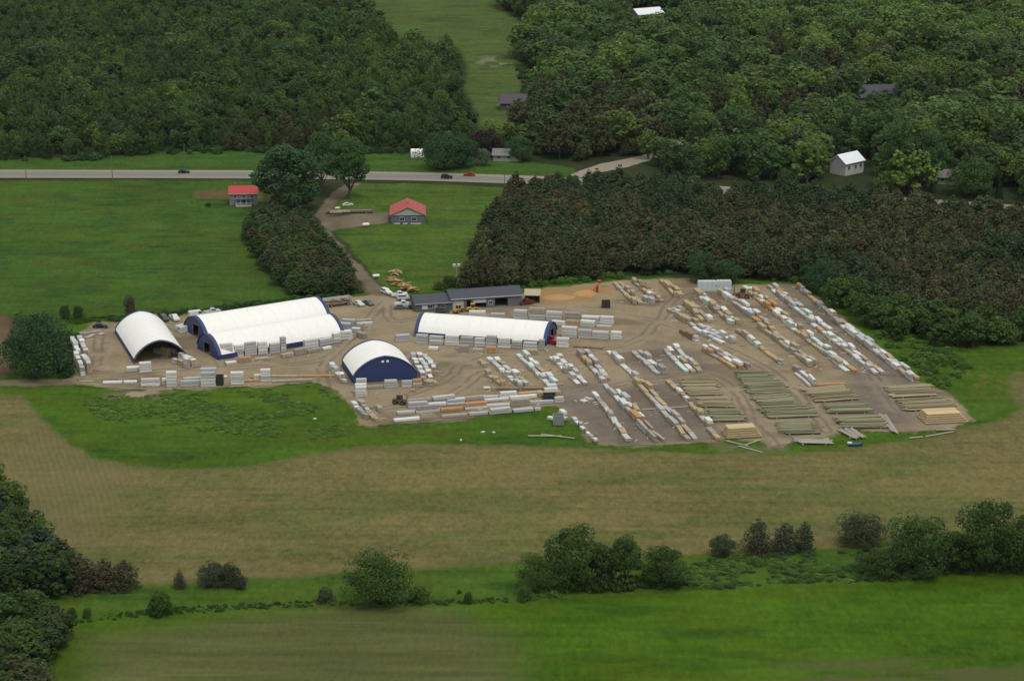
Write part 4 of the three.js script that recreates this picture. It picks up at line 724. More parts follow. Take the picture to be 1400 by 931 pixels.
const boardTex = (c, seed) => grainTexture(256, 128, (u, v, i, j) => { const b = (j >> 3), n = 0.68 + 0.5 * T1[(b * 37 + seed * 91) & 65535] * 0.9 + 0.2 * vn(i * 0.08, j * 0.9 + seed), gap = j % 8 === 0 ? 0.45 : 1; return [c[0] * n * gap, c[1] * n * gap, c[2] * n * gap]; });
const boardMat = (c, s) => new THREE.MeshStandardMaterial({ map: boardTex(c, s), roughness: 0.85, side: THREE.DoubleSide });
const BARE = { tan: [boardMat([0.5, 0.38, 0.2], 1), boardMat([0.46, 0.37, 0.23], 2)], orange: [boardMat([0.5, 0.28, 0.12], 3)], weathered: [boardMat([0.36, 0.32, 0.26], 4), boardMat([0.42, 0.37, 0.29], 5)], brown: [boardMat([0.26, 0.17, 0.1], 6)], green: [boardMat([0.28, 0.28, 0.17], 7)] };
const endTex = grainTexture(128, 64, (u, v, i, j) => { const n = 0.7 + 0.5 * T1[((i >> 3) * 131 + (j >> 3) * 17) & 65535], gap = i % 8 === 0 || j % 8 === 0 ? 0.4 : 1; return [0.44 * n * gap, 0.35 * n * gap, 0.24 * n * gap]; });
const endMat = new THREE.MeshStandardMaterial({ map: endTex, roughness: 0.9, side: THREE.DoubleSide });
const bearerMat = M(0.22, 0.17, 0.11, 0.9), strapMat = M(0.1, 0.11, 0.13, 0.5);
const wrapGeos = [0, 1, 2].map((k) => {                              // soft-edged box, its top a little slack; length along x
  const r = rng(300 + k), g = new THREE.BoxGeometry(1, 1, 1, 6, 2, 2).translate(0, 0.5, 0), p = g.attributes.position;
  for (let i = 0; i < p.count; i++) {
    let x = p.getX(i), y = p.getY(i), z = p.getZ(i); const n = vn(x * 3 + k * 11, z * 3 + y * 5);
    if (y > 0.99) { y -= 0.05 * n + (Math.abs(z) > 0.45 ? 0.035 : 0); }
    if (Math.abs(z) > 0.49) z *= 0.985 + 0.03 * vn(x * 4 + k, y * 4); if (Math.abs(x) > 0.49) x *= 0.995;
    p.setXYZ(i, x, y, z);
  }
  g.computeVertexNormals(); return g;
});
const endGeo = new THREE.BoxGeometry(0.012, 0.88, 0.9).translate(0, 0.48, 0), bearerGeo = new THREE.BoxGeometry(0.12, 0.12, 1).translate(0, 0.06, 0);
const boardGeos = [0, 1, 2].map((k) => {                             // boards lying side by side, ends uneven
  const r = rng(400 + k), L = []; const cols = 6, rows = 3;
  for (let j = 0; j < rows; j++) for (let i = 0; i < cols; i++) { const s = rr(r, 0.93, 1), x = rr(r, -0.03, 0.03); L.push(new THREE.BoxGeometry(s, 1 / rows - 0.025, 1 / cols - 0.02).translate(x, (j + 0.5) / rows + (j === rows - 1 ? rr(r, -0.02, 0.02) : 0), (i + 0.5) / cols - 0.5)); }
  return merge(L);
});
const strapGeo = merge([new THREE.BoxGeometry(0.05, 0.012, 1.02).translate(0, 1.01, 0), new THREE.BoxGeometry(0.05, 1, 0.012).translate(0, 0.5, 0.51), new THREE.BoxGeometry(0.05, 1, 0.012).translate(0, 0.5, -0.51)]);
const PR = rng(909);
const NAMES = { white: 'white wrapped pack', grey: 'grey wrapped pack', mint: 'pale green wrapped pack', dull: 'dull stained wrapped pack', tan: 'bare tan lumber pack', orange: 'bare orange lumber pack', weathered: 'weathered grey lumber pack', brown: 'bare brown lumber pack', green: 'bare greenish lumber pack' };
let packCount = 0;
const PNAME = { white: 'white_wrapped_pack', grey: 'grey_wrapped_pack', mint: 'green_wrapped_pack', dull: 'stained_wrapped_pack' };
function pack(kind, p, turn, L, H, W, where, lev = '') {
  if (kind === 'white' && PR() < 0.25) kind = 'grey'; if (kind === 'orange' && PR() < 0.4) kind = 'tan';
  const wrapped = kind in WRAP, o = thing(PNAME[kind] ?? (/tan|orange/.test(kind) ? 'fresh_lumber_pack' : 'weathered_lumber_pack'), `${lev}${L > 4.3 ? 'long ' : L < 2.6 ? 'short ' : ''}${NAMES[kind]} ${where}`, 'lumber pack', p, turn, `lumber packs ${where}`); packCount++;
  for (const x of [-L * 0.32, L * 0.32]) part('bearer', bearerGeo, bearerMat, o, [x, 0, 0]).scale.set(1, 1, W * 0.96);
  if (wrapped) {
    const m = pick(PR, WRAP[kind]), w = part('wrap', pick(PR, wrapGeos), m, o, [0, 0.12, 0]); w.scale.set(L, H, W);
    for (const s of [-1, 1]) if (PR() < 0.75) part('lumber_end', endGeo, endMat, o, [s * L / 2, 0.12, 0]).scale.set(1, H, W);
  } else {
    const m = pick(PR, BARE[kind]); part('boards', pick(PR, boardGeos), m, o, [0, 0.12, 0]).scale.set(L, H, W);
    for (const x of [-L * 0.25, L * 0.25]) part('strap', strapGeo, strapMat, o, [x, 0.12, 0]).scale.set(1, H, W);
  }
  return o;
}
function choose(mixd) { let t = PR(), s = 0; const tot = Object.values(mixd).reduce((a, b) => a + b, 0); for (const k in mixd) { s += mixd[k] / tot; if (t < s) return k; } return Object.keys(mixd)[0]; }
const MIXW = { white: 5, grey: 2, mint: 0.6, dull: 1.2, tan: 1, weathered: 0.8 }, MIXT = { tan: 4, weathered: 3, white: 1.5, dull: 1.5, brown: 0.8, orange: 0.5 }, MIXM = { white: 3.2, grey: 1.4, mint: 1, dull: 1.3, tan: 1.7, weathered: 1.6, orange: 0.7 }, MIXG = { grey: 4, white: 3, weathered: 2, tan: 1, orange: 0.5 }, ALLW = { white: 3, grey: 2 };
// a row of packs between two pixels; lanes lie side by side, tiers on top of one another
function row(a, b, where, { lanes = 1, mix = MIXM, tiers = 1, more = 0.4, len = [2.4, 5], gap = [0.05, 0.55], lane = 1.95, fill = 0.95, jitter = 0.09, across = false, w = [1.1, 1.55], h = [0.55, 0.95] } = {}) {
  if (more === 0) fill = 1; else fill = Math.min(1, fill + 0.1); if (lane < 1.95) lane = 1.95; len = [len[0] * 1.08, len[1] * 1.12]; const A = G(...a, YG), B = G(...b, YG), d = B.clone().sub(A), T = d.length(); d.normalize(); const nrm = V(-d.z, 0, d.x), turn = turnOf(d);
  for (let k = 0; k < lanes; k++) {
    let s = more === 0 ? 0 : PR() * 0.6;
    while (s < T - 1) {
      const L = across ? rr(PR, ...w) : Math.min(rr(PR, ...len), T - s + 0.6), q = A.clone().addScaledVector(d, s + L / 2).addScaledVector(nrm, (k - (lanes - 1) / 2) * (across ? len[1] + 0.2 : lane) + rr(PR, -0.12, 0.12));
      s += L + rr(PR, ...gap); if (PR() > fill) continue;
      const n = tiers + (PR() < more ? 1 : 0), kind = choose(mix), W = rr(PR, ...w), Hh = rr(PR, ...h); let y = YG, tr = turn + rr(PR, -jitter, jitter);
      for (let j = 0; j < n; j++) { const hh = Hh * rr(PR, 0.92, 1.05), kk = PR() < 0.8 ? kind : choose(mix); q.y = y; pack(kk, q.clone(), tr + (across ? Math.PI / 2 : 0) + rr(PR, -0.02, 0.02), (across ? rr(PR, ...len) : L) * (j ? rr(PR, 0.9, 1) : 1), hh, W, where, n < 2 ? '' : j === n - 1 ? 'topmost ' : j === 0 ? 'lowest ' : 'middle '); y += hh * 0.985 + 0.12; }
    }
  }
}
// diagonal rows between the fabric sheds and the pole piles, counted from the short blue fronted shed
row([672, 491], [716, 530], 'in the first diagonal row from the blue front', { lanes: 2, mix: MIXW, len: [1.6, 3.2], jitter: 0.12 });
row([664, 512], [688, 530], 'in the short tan lane beside the first diagonal row', { mix: { tan: 5, dull: 1 }, len: [1.8, 3], lanes: 1, jitter: 0.15 });
row([712, 486], [756, 529], 'in the second diagonal row from the blue front', { lanes: 2, mix: { white: 5, mint: 2, dull: 1, tan: 0.6 }, len: [2.2, 5], more: 0.45 });
row([758, 490], [795, 526], 'in the third diagonal row from the blue front', { lanes: 2, mix: MIXW, len: [2, 4], fill: 0.85 });
row([796, 484], [829, 523], 'in the fourth diagonal row from the blue front', { lanes: 2, mix: MIXM, len: [2, 4.5], fill: 0.8 });
row([832, 482], [874, 522], 'in the fifth diagonal row from the blue front', { lanes: 1, mix: { white: 3, grey: 2, weathered: 2, tan: 1 }, len: [3, 5] });
row([872, 522], [946, 602], 'in the long row continuing the fifth diagonal row', { lanes: 2, mix: { tan: 3, weathered: 3, dull: 2, white: 1 }, len: [4, 8], fill: 0.72 });
row([870, 482], [906, 514], 'in the sixth diagonal row from the blue front', { lanes: 2, mix: { weathered: 2, dull: 2, white: 2, grey: 2 }, len: [2.5, 4.5] });
row([914, 476], [948, 510], 'in the broad seventh diagonal row from the blue front', { lanes: 3, mix: MIXW, len: [2.2, 5], lane: 1.9, fill: 0.75 });
row([831, 527], [874, 574], 'in the upper asphalt row beside the orange pack', { lanes: 2, mix: MIXW, len: [3, 6], fill: 0.8 });
row([863, 567], [876, 580], 'lying alone in the asphalt row', { mix: { orange: 1 }, len: [5, 7], w: [1.5, 1.8] });
row([875, 580], [901, 604], 'in the asphalt row below the orange pack', { lanes: 2, mix: { grey: 2, weathered: 3, white: 1 }, len: [6, 9], w: [0.7, 1] });
row([812, 539], [861, 606], 'in the asphalt row nearest the weedy verge', { lanes: 1, mix: { weathered: 3, tan: 1.5, grey: 2, white: 1.5 }, len: [3.5, 6], more: 0.35 });
row([796, 548], [810, 551], 'in the little heap above the asphalt rows', { mix: MIXT, len: [1.4, 2.4], lanes: 2, jitter: 0.5 });
row([784, 574], [815, 606], 'in the ragged line along the edge of the asphalt', { lanes: 1, mix: { white: 2, dull: 2, brown: 1 }, len: [1.4, 2.6], gap: [0.2, 0.9], w: [0.8, 1.2] });
row([912, 522], [940, 547], 'in the row that meets the short pole pile', { mix: { white: 2, tan: 2, mint: 1, orange: 1 }, len: [2.5, 4.5] });
row([943, 553], [970, 584], 'in the row below the timber leaning across the asphalt', { mix: { white: 3, grey: 2, tan: 1.5 }, len: [3, 5], more: 0.5 });
row([969, 588], [981, 602], 'at the grass end of the last asphalt row', { mix: { weathered: 1, tan: 1 }, len: [4, 6] });
// rows towards the pine plantation
row([954, 401], [1005, 444], 'in the row ending at the pale stacked drums', { lanes: 2, mix: { tan: 2, white: 3, weathered: 2, mint: 1 }, len: [3, 5.5], lane: 1.4 });
row([988, 401], [1045, 443], 'in the upper row second from the pale stacked drums', { lanes: 2, mix: MIXM, len: [2.6, 5], more: 0.4, lane: 1.8 });
row([1022, 395], [1079, 441], 'in the upper row behind the brown loader', { lanes: 2, mix: { tan: 2, orange: 1.5, white: 3, mint: 1.5 }, len: [2.6, 5] });
row([1054, 392], [1110, 438], 'in the upper row second from the plantation edge', { lanes: 2, mix: MIXM, len: [2.4, 5], more: 0.4 });
row([1091, 393], [1141, 434], 'in the upper row along the plantation edge', { lanes: 1, mix: { white: 3, grey: 2, orange: 1.2, tan: 1 }, len: [2.6, 4.8], more: 0.5 });
row([1144, 438], [1250, 519], 'in the lower row along the plantation edge', { lanes: 2, mix: { white: 3, grey: 1.5, tan: 1.5, orange: 1, weathered: 1.5 }, len: [3, 6], lane: 1.45 });
row([1110, 440], [1203, 512], 'in the lower row second from the plantation edge', { lanes: 2, mix: { white: 3, grey: 2, mint: 0.8, tan: 1.2, weathered: 1 }, len: [2.8, 5.2] });
row([1082, 445], [1165, 510], 'in the lower row third from the plantation edge', { lanes: 2, mix: { white: 2.4, mint: 2.4, tan: 1.4, weathered: 1.6, orange: 0.6 }, len: [2.6, 5.2] });
row([1042, 447], [1112, 501], 'in the lower row fourth from the plantation edge', { lanes: 2, mix: { tan: 2.6, mint: 1.4, white: 1.6, weathered: 1.6 }, len: [2.8, 5.4] });
row([1008, 453], [1068, 498], 'in the lower row fifth from the plantation edge', { lanes: 1, mix: { weathered: 3, white: 1.5, mint: 1.5, tan: 1.5 }, len: [2.8, 5], more: 0.35 });
row([970, 478], [1016, 506], 'in the wedge shaped row above the green poles', { lanes: 3, mix: { white: 2.5, tan: 2, orange: 1.2, weathered: 2 }, len: [2.6, 5.5], fill: 0.8 });
row([940, 416], [967, 441], 'in the tan row beside the white tarped heap', { lanes: 2, mix: { tan: 4, white: 1, weathered: 2 }, len: [3, 5] });
row([916, 424], [932, 430], 'in the white tarped heap in mid yard', { lanes: 2, mix: { white: 4, dull: 1 }, len: [1.6, 3], more: 0.6, jitter: 0.2 });
row([928, 432], [956, 449], 'in the low mixed line under the tarped heap', { lanes: 2, mix: { weathered: 2, tan: 2, white: 1, brown: 1.5 }, len: [2, 4], jitter: 0.15 });
row([956, 449], [996, 470], 'in the grey and white cluster of mid yard', { lanes: 3, mix: ALLW, len: [1.6, 3.6], more: 0.4, jitter: 0.15, fill: 0.85 });
row([930, 455], [952, 467], 'lying apart at the end of the mid yard cluster', { mix: { white: 1, brown: 2 }, len: [3, 4.5] });
row([908, 385], [928, 406], 'in the single tan row under the plantation', { lanes: 2, mix: { tan: 5, green: 1 }, len: [4, 6], lane: 1.3 });
row([843, 387], [874, 418], 'in the tan row next to the sawdust patch', { lanes: 2, mix: { tan: 4, weathered: 2 }, len: [2.6, 4.8], jitter: 0.12, fill: 0.85 });
row([869, 385], [901, 413], 'in the brown and tan row under the plantation', { lanes: 2, mix: { tan: 2, brown: 1.5, weathered: 2, white: 1 }, len: [2, 4], jitter: 0.18 });
row([880, 410], [892, 416], 'at the foot of the brown and tan row', { lanes: 1, mix: { grey: 1 }, len: [2.6, 3.2], more: 0.7 });
row([1092, 511], [1113, 530], 'in the fan shaped stack beside the orange beam', { lanes: 2, mix: { white: 3, weathered: 2 }, len: [5, 6.5], w: [0.7, 1] });
row([1115, 528], [1154, 526.5], 'laid out as a long orange beam above the poles', { mix: { orange: 1 }, len: [8, 9.5], w: [1, 1.2], h: [0.5, 0.6] });
row([1084, 505], [1098, 511], 'in the small remnant stack above the fan shaped stack', { mix: { weathered: 2, white: 1 }, len: [2.5, 3.4] });
// long fence-like rows by the lower verge
row([556, 556], [762, 539], 'in the back line of the low verge rows', { mix: { weathered: 3, grey: 2, orange: 1, white: 1.4, brown: 0.5 }, len: [4.6, 7], more: 0.7, gap: [0.05, 0.4], h: [0.6, 0.9], lanes: 2, lane: 2.6 });
row([540, 567], [768, 550], 'in the middle line of the low verge rows', { mix: { grey: 3, white: 2, weathered: 2, orange: 1, tan: 0.8 }, len: [4.4, 6.4], more: 0.6, gap: [0.05, 0.4], h: [0.6, 0.9] });
row([506, 579], [736, 561], 'in the front line of the low verge rows', { mix: { grey: 2.5, white: 2, tan: 1.6, weathered: 2 }, len: [4.6, 6.6], more: 0.5, gap: [0.05, 0.5], h: [0.6, 0.9], fill: 0.85 });
row([676, 534], [745, 533], 'in the thin board line above the low rows', { mix: { brown: 2, weathered: 2 }, len: [5, 7], h: [0.25, 0.35] });
row([748, 536], [758, 535], 'in the printed stack ending the low rows', { mix: { white: 1 }, len: [4, 4.4], tiers: 3, more: 0 });
row([756, 570], [772, 575], 'in the jumbled heap ending the low verge rows', { lanes: 3, mix: { white: 2, grey: 2, dull: 1, orange: 0.8 }, len: [1.6, 2.8], jitter: 0.4, more: 0.4 });
// around the shed opposite the office
row([640, 433], [688, 434], 'in the sparse line behind the shed opposite the office', { mix: { grey: 1, white: 1 }, len: [3.6, 5.4], gap: [1, 2.4] });
row([700, 435], [842, 443], 'in the line behind the doorway end of the shed', { mix: MIXG, len: [3.8, 5.2], tiers: 3, more: 0.3, lanes: 1, gap: [0.05, 0.4] });
row([752, 443], [838, 449], 'in the second line behind the doorway end of the shed', { mix: MIXG, len: [3.6, 5], tiers: 1, more: 0.5 });
row([768, 461], [848, 464], 'in the tall line leading away from the shed doorway', { mix: { grey: 4, white: 3 }, len: [3.8, 5], tiers: 3, more: 0.3, gap: [0.05, 0.5] });
row([760, 474], [778, 475], 'in the white stack before the shed doorway', { mix: { white: 1 }, len: [3, 3.6], tiers: 2 });
row([782, 474], [822, 477], 'in the low brown line past the shed doorway', { mix: { brown: 2, dull: 1, grey: 1 }, len: [3, 5], h: [0.35, 0.5] });
row([566, 469], [742, 478], 'stacked high along the shed opposite the office', { mix: { white: 3, grey: 3, dull: 0.6 }, len: [2.8, 4], tiers: 3, more: 0.4, fill: 0.85, gap: [0.1, 0.5], h: [0.6, 0.85] });
row([538, 467], [566, 465], 'stacked at the corner of the shed opposite the office', { mix: { grey: 3, white: 2 }, len: [3.2, 4.4], tiers: 3, more: 0.2 });
row([584, 478], [735, 484], 'lying loose before the stacks of the office side shed', { mix: { white: 1.5, weathered: 2, tan: 1, orange: 0.5 }, len: [2, 4], fill: 0.7, gap: [0.3, 1.6], h: [0.45, 0.9] });
// around the twin sheds
row([300, 490], [388, 481], 'stacked high along the flank of the twin sheds', { mix: { white: 3, grey: 2 }, len: [2.4, 3.6], tiers: 4, more: 0.4, gap: [0.15, 0.6], h: [0.6, 0.9], fill: 0.95 });
row([414, 477], [462, 468], 'stacked near the far corner of the twin sheds', { mix: { grey: 2, white: 3 }, len: [3.6, 5], tiers: 2, more: 0.5 });
row([306, 498], [378, 489], 'lying low before the tall stacks of the twin sheds', { mix: { white: 2, weathered: 2, orange: 0.5 }, len: [2.4, 4], h: [0.4, 0.6], gap: [0.3, 1.5] });
row([384, 489], [450, 477], 'in the outer line before the twin sheds', { mix: { white: 3, weathered: 1.5, orange: 0.6 }, len: [3.4, 5], tiers: 1, more: 0.6 });
row([463, 463], [478, 462], 'stacked tall at the blue end of the twin sheds', { mix: { white: 3, grey: 1 }, len: [3, 3.8], tiers: 3, lanes: 2, lane: 2 });
row([464, 450], [492, 452], 'in the stack behind the blue end of the twin sheds', { mix: { white: 3, grey: 2 }, len: [3.2, 4.4], tiers: 2, lanes: 2, lane: 3 });
row([484, 446], [510, 444], 'in the loose pair between twin sheds and driveway', { mix: { white: 2, weathered: 1 }, len: [4, 5.4], lanes: 2, lane: 3 });
row([488, 460], [504, 464], 'lying diagonally beside the tall white stack', { mix: { white: 1, weathered: 1 }, len: [3.4, 4.6] });
row([240, 455], [250, 453], 'at the doorway of the rear twin shed', { mix: { white: 1 }, len: [2.4, 3.2], tiers: 2, lanes: 2 });
// front line of the yard, above the weedy bank
row([140, 525], [184, 523], 'in the flat line where the yard track enters', { mix: { white: 1 }, len: [3.6, 5], h: [0.5, 0.6], more: 0 });
row([192, 528], [228, 526], 'in the flat white stack before the open fabric shed', { mix: { white: 2, orange: 0.4 }, len: [4, 5], tiers: 2, more: 0 });
row([227, 529], [242, 528.5], 'in the narrow tower before the open fabric shed', { mix: { white: 1 }, len: [2.7, 3], tiers: 5, more: 0 });
row([246, 529], [271, 527], 'in the flat grey stack between two towers', { mix: { grey: 1, white: 1 }, len: [5, 5.6], tiers: 2, more: 0 });
row([274, 527.5], [293, 527], 'in the widest printed tower above the weedy bank', { mix: { white: 1 }, len: [3.8, 4.2], tiers: 5, more: 0, lanes: 2, lane: 1.35 });
row([315, 525.5], [331, 525], 'in the third printed tower above the weedy bank', { mix: { white: 1 }, len: [3.1, 3.5], tiers: 5, more: 0 });
row([347, 519], [358, 518.5], 'in the small step beside the last tower', { mix: { white: 1 }, len: [2.4, 2.8], tiers: 2, more: 0 });
row([356, 521.5], [368, 521], 'in the last tower of the front line', { mix: { white: 1 }, len: [2.5, 2.8], tiers: 5, more: 0 });
row([332, 522], [354, 521], 'lying flat between the last two towers', { mix: { orange: 1 }, len: [4.4, 5], h: [0.35, 0.45], more: 0 });
row([370, 516], [454, 515], 'in the thin orange line behind the front line', { mix: { orange: 2, tan: 1 }, len: [6, 8], h: [0.3, 0.45], w: [0.9, 1.1], more: 0 });
row([369, 523], [430, 521], 'in the low dark line after the last tower', { mix: { weathered: 2, brown: 1, grey: 1 }, len: [4, 6], h: [0.4, 0.6], more: 0.1 });
row([250, 519], [312, 516], 'lying low behind the front towers', { mix: { white: 1, orange: 1, weathered: 1 }, len: [3, 5], h: [0.3, 0.5], fill: 0.6, more: 0 });
// yard end by the dark tree
row([103, 470], [112, 492], 'in the piled column beside the dark tree', { mix: { white: 3, grey: 2 }, len: [2.6, 3.4], tiers: 3, more: 0.3, lanes: 2, lane: 2.2, gap: [0.2, 0.8] });
row([108, 497], [118, 513], 'in the tall block at the mouth of the yard track', { mix: { white: 3, grey: 1 }, len: [2.8, 3.4], tiers: 4, more: 0, lanes: 2, lane: 2.2 });
row([110, 462], [136, 456], 'in the scattered boards behind the piled column', { mix: { weathered: 3, tan: 1 }, len: [3, 5], jitter: 0.5, lanes: 2, lane: 2.4, h: [0.25, 0.4] });
row([172, 508], [188, 507], 'in the flat stack at the mouth of the open shed', { mix: { white: 1 }, len: [3.6, 4.2], tiers: 2, more: 0 });
row([190, 509], [204, 508], 'in the taller stack at the mouth of the open shed', { mix: { white: 1 }, len: [2.8, 3.2], tiers: 4, more: 0 });
row([240, 494], [260, 503], 'in the mixed stack beside the open shed', { mix: { white: 2, tan: 1, weathered: 1 }, len: [2, 3.4], tiers: 2, lanes: 2, lane: 1.7, jitter: 0.1 });
row([214, 480], [238, 488], 'stored inside the open fabric shed', { mix: MIXT, len: [2.6, 4], tiers: 2, lanes: 2, lane: 2.4 });
row([205, 468], [222, 474], 'stored deep inside the open fabric shed', { mix: MIXT, len: [2.6, 4], tiers: 2, lanes: 2, lane: 2 });
// around the short blue fronted shed
row([485, 541], [500, 540.5], 'in the tall block at the corner of the blue front', { mix: { white: 2, grey: 1 }, len: [2.9, 3.2], tiers: 4, more: 0, lanes: 2, lane: 1.4 });
row([486, 531], [499, 530.5], 'stacked against the corner of the blue front', { mix: { white: 1, grey: 1 }, len: [2.8, 3], tiers: 3, more: 0 });
row([502, 531.5], [523, 530.5], 'in the low pair before the blue front', { mix: { grey: 1, weathered: 1 }, len: [4, 4.4], tiers: 1, more: 0 });
row([525, 530.5], [541, 530], 'in the middle stack before the blue front', { mix: { grey: 2, white: 1 }, len: [3, 3.4], tiers: 3, more: 0 });
row([549, 529.5], [563, 529], 'in the short stack before the blue front', { mix: { white: 1, grey: 1 }, len: [2.7, 3], tiers: 2, more: 0 });
row([564, 529], [576, 528.5], 'in the striped stack before the blue front', { mix: { grey: 1, orange: 0.6 }, len: [2.3, 2.6], tiers: 3, more: 0 });
row([568, 488], [584, 519], 'in the line along the blue fronted shed flank', { mix: { white: 4, grey: 1.5 }, len: [1.8, 3], lanes: 2, lane: 1.8, tiers: 1, more: 0.5, gap: [0.1, 0.6] });
row([580, 487], [594, 504], 'in the outer scatter beside the blue fronted shed', { mix: { white: 2, grey: 2, weathered: 1 }, len: [2, 3.4], lanes: 1, jitter: 0.3 });
row([578, 522], [594, 528], 'in the tan scatter by the blue front corner', { mix: { tan: 2, dull: 1 }, len: [1.6, 2.8], jitter: 0.4, lanes: 2 });
row([452, 503], [472, 524], 'in the short line beside the blue front', { mix: { white: 3 }, len: [1.8, 2.8], gap: [0.3, 1], lanes: 1, jitter: 0.2 });
row([488, 552], [505, 574], 'in the broken line below the blue front corner', { mix: { white: 2, tan: 1, weathered: 2 }, len: [1.6, 2.8], jitter: 0.35, lanes: 2, fill: 0.75 });
row([514, 556], [520, 564], 'standing apart below the blue front', { mix: { weathered: 1, tan: 1 }, len: [2, 3], jitter: 0.4 });
row([506, 570], [515, 576], 'at the corner of the low rows', { mix: { tan: 1 }, len: [2, 2.6] });
row([655, 495], [664, 503], 'lying loose beside the first diagonal row', { mix: { tan: 1, dull: 1 }, len: [1.8, 2.6], jitter: 0.4 });
console.log('packs', packCount, ['white_wrapped_pack', 'grey_wrapped_pack', 'green_wrapped_pack', 'stained_wrapped_pack', 'fresh_lumber_pack', 'weathered_lumber_pack'].map((k) => taken.get(k)).join());

// ---------------------------------------------------------------- poles: every pole a part
const poleTex = grainTexture(128, 128, (u, v, i, j) => { const n = 0.7 + 0.4 * vn(i * 0.8, j * 0.06) + 0.2 * fbm(i * 0.1, j * 0.1); return [0.9 * n, 0.9 * n, 0.88 * n]; });
const poleMat = (r, g, b) => { const m = new THREE.MeshStandardMaterial({ map: poleTex, roughness: 0.9, side: THREE.DoubleSide }); m.color.setRGB(r, g, b); return m; };
const POLE = { green: [poleMat(0.2, 0.2, 0.11), poleMat(0.25, 0.24, 0.14), poleMat(0.16, 0.17, 0.1), poleMat(0.3, 0.28, 0.18)], tan: [poleMat(0.34, 0.29, 0.18), poleMat(0.28, 0.24, 0.14), poleMat(0.24, 0.21, 0.12), poleMat(0.38, 0.33, 0.22)], grey: [poleMat(0.42, 0.4, 0.33), poleMat(0.36, 0.34, 0.28), poleMat(0.3, 0.29, 0.22)] };
const poleGeos = [0, 1, 2].map((k) => { const g = new THREE.CylinderGeometry(0.78, 1, 1, 8, 3), p = g.attributes.position, r = rng(k + 5); for (let i = 0; i < p.count; i++) { const y = p.getY(i); p.setX(i, p.getX(i) + 0.35 * Math.sin(y * 3 + k) * 0.5); } g.computeVertexNormals(); return g.rotateZ(-Math.PI / 2); });
// lower left corner and lower right corner of the heap in pixels; deep: metres away from the viewer
function poleHeap(label, a, b, deep, tone, { top = 0.35, r = 0.2, fan = 0.03, group = 'heaps of poles' } = {}) {
  const A = G(...a, YG), B = G(...b, YG), d = B.clone().sub(A), L = d.length(), o = thing('pole_pile', label, 'pole pile', A.clone().add(B).multiplyScalar(0.5), turnOf(d), group), q = rng(Math.round(a[0] * 13 + a[1] * 7));
  for (const x of [-L * 0.3, L * 0.3]) part('bearer', boxg(0.35, 0.3, deep + 0.4, x, 0, -deep / 2), M(0.3, 0.27, 0.18), o);
  const n = Math.floor(deep / (2 * r * 1.04)), heights = [];
  for (let lay = 0; lay < 2; lay++) for (let i = 0; i < n - lay; i++) {
    if (lay && q() > top) continue;
    const s = rr(q, 0.85, 1.12), m = part('pole', pick(q, poleGeos), pick(q, POLE[tone]), o, [rr(q, -0.9, 0.9), 0.3 + r + lay * r * 1.72, -(i + 0.5 + lay * 0.5) * (deep / n)]);
    m.scale.set(L * rr(q, 0.84, 1), r * s, r * s); m.rotation.y = (q() < 0.5 ? Math.PI : 0) + rr(q, -fan, fan) + fan * 1.6 * (i / n - 0.5);
  }
  return o;
}
poleHeap('fanned tan pole pile at the corner of the asphalt rows', [940, 542], [990, 541], 15, 'tan', { fan: 0.05 });
poleHeap('short tan pole pile second below the fanned pile', [956, 558], [1004, 558], 8.5, 'tan');
poleHeap('short greenish pole pile above the tan plank stack on the grass', [973, 578], [1020, 577], 9, 'green');
poleHeap('green pole pile under the wedge shaped lumber row', [1012, 522.5], [1060, 521], 9, 'green');
poleHeap('long green pole pile second in the column below the wedge row', [1022, 540], [1080, 538], 11, 'green');
poleHeap('green pole pile third in the column below the wedge row', [1038, 556.5], [1093, 553], 10, 'green');
poleHeap('longest green pole pile, fourth in the column below the wedge row', [1048, 574], [1121, 570.5], 11.5, 'green');
poleHeap('loose green pole pile lying in the grass below the longest pile', [1070, 596], [1122, 594], 10, 'green', { top: 0.2, fan: 0.05 });
poleHeap('pale scattered poles on the grass below the pole columns', [1088, 609], [1140, 608], 5, 'grey', { fan: 0.09, top: 0.2 });
poleHeap('tan pole pile under the long orange beam', [1116, 552], [1178, 547], 13, 'tan');
poleHeap('dark green pole pile second below the orange beam', [1132, 567], [1195, 565], 9, 'green');
poleHeap('pale green pole pile third below the orange beam', [1152, 588], [1218, 586], 10.5, 'green');
poleHeap('tan pole pile below the end of the plantation row', [1222, 545.5], [1287, 542], 10.5, 'tan');
poleHeap('brownish pole pile behind the big tan plank stack', [1238, 564], [1312, 560], 10.5, 'tan');
poleHeap('four pale poles lying slantwise across the pole pile end', [1229, 594], [1211, 568], 1.9, 'grey', { top: 0, r: 0.22 });
poleHeap('small fan of pale poles slanting down onto the grass', [1186, 600], [1164, 586], 4.2, 'grey', { top: 0.1, r: 0.2, fan: 0.06 });
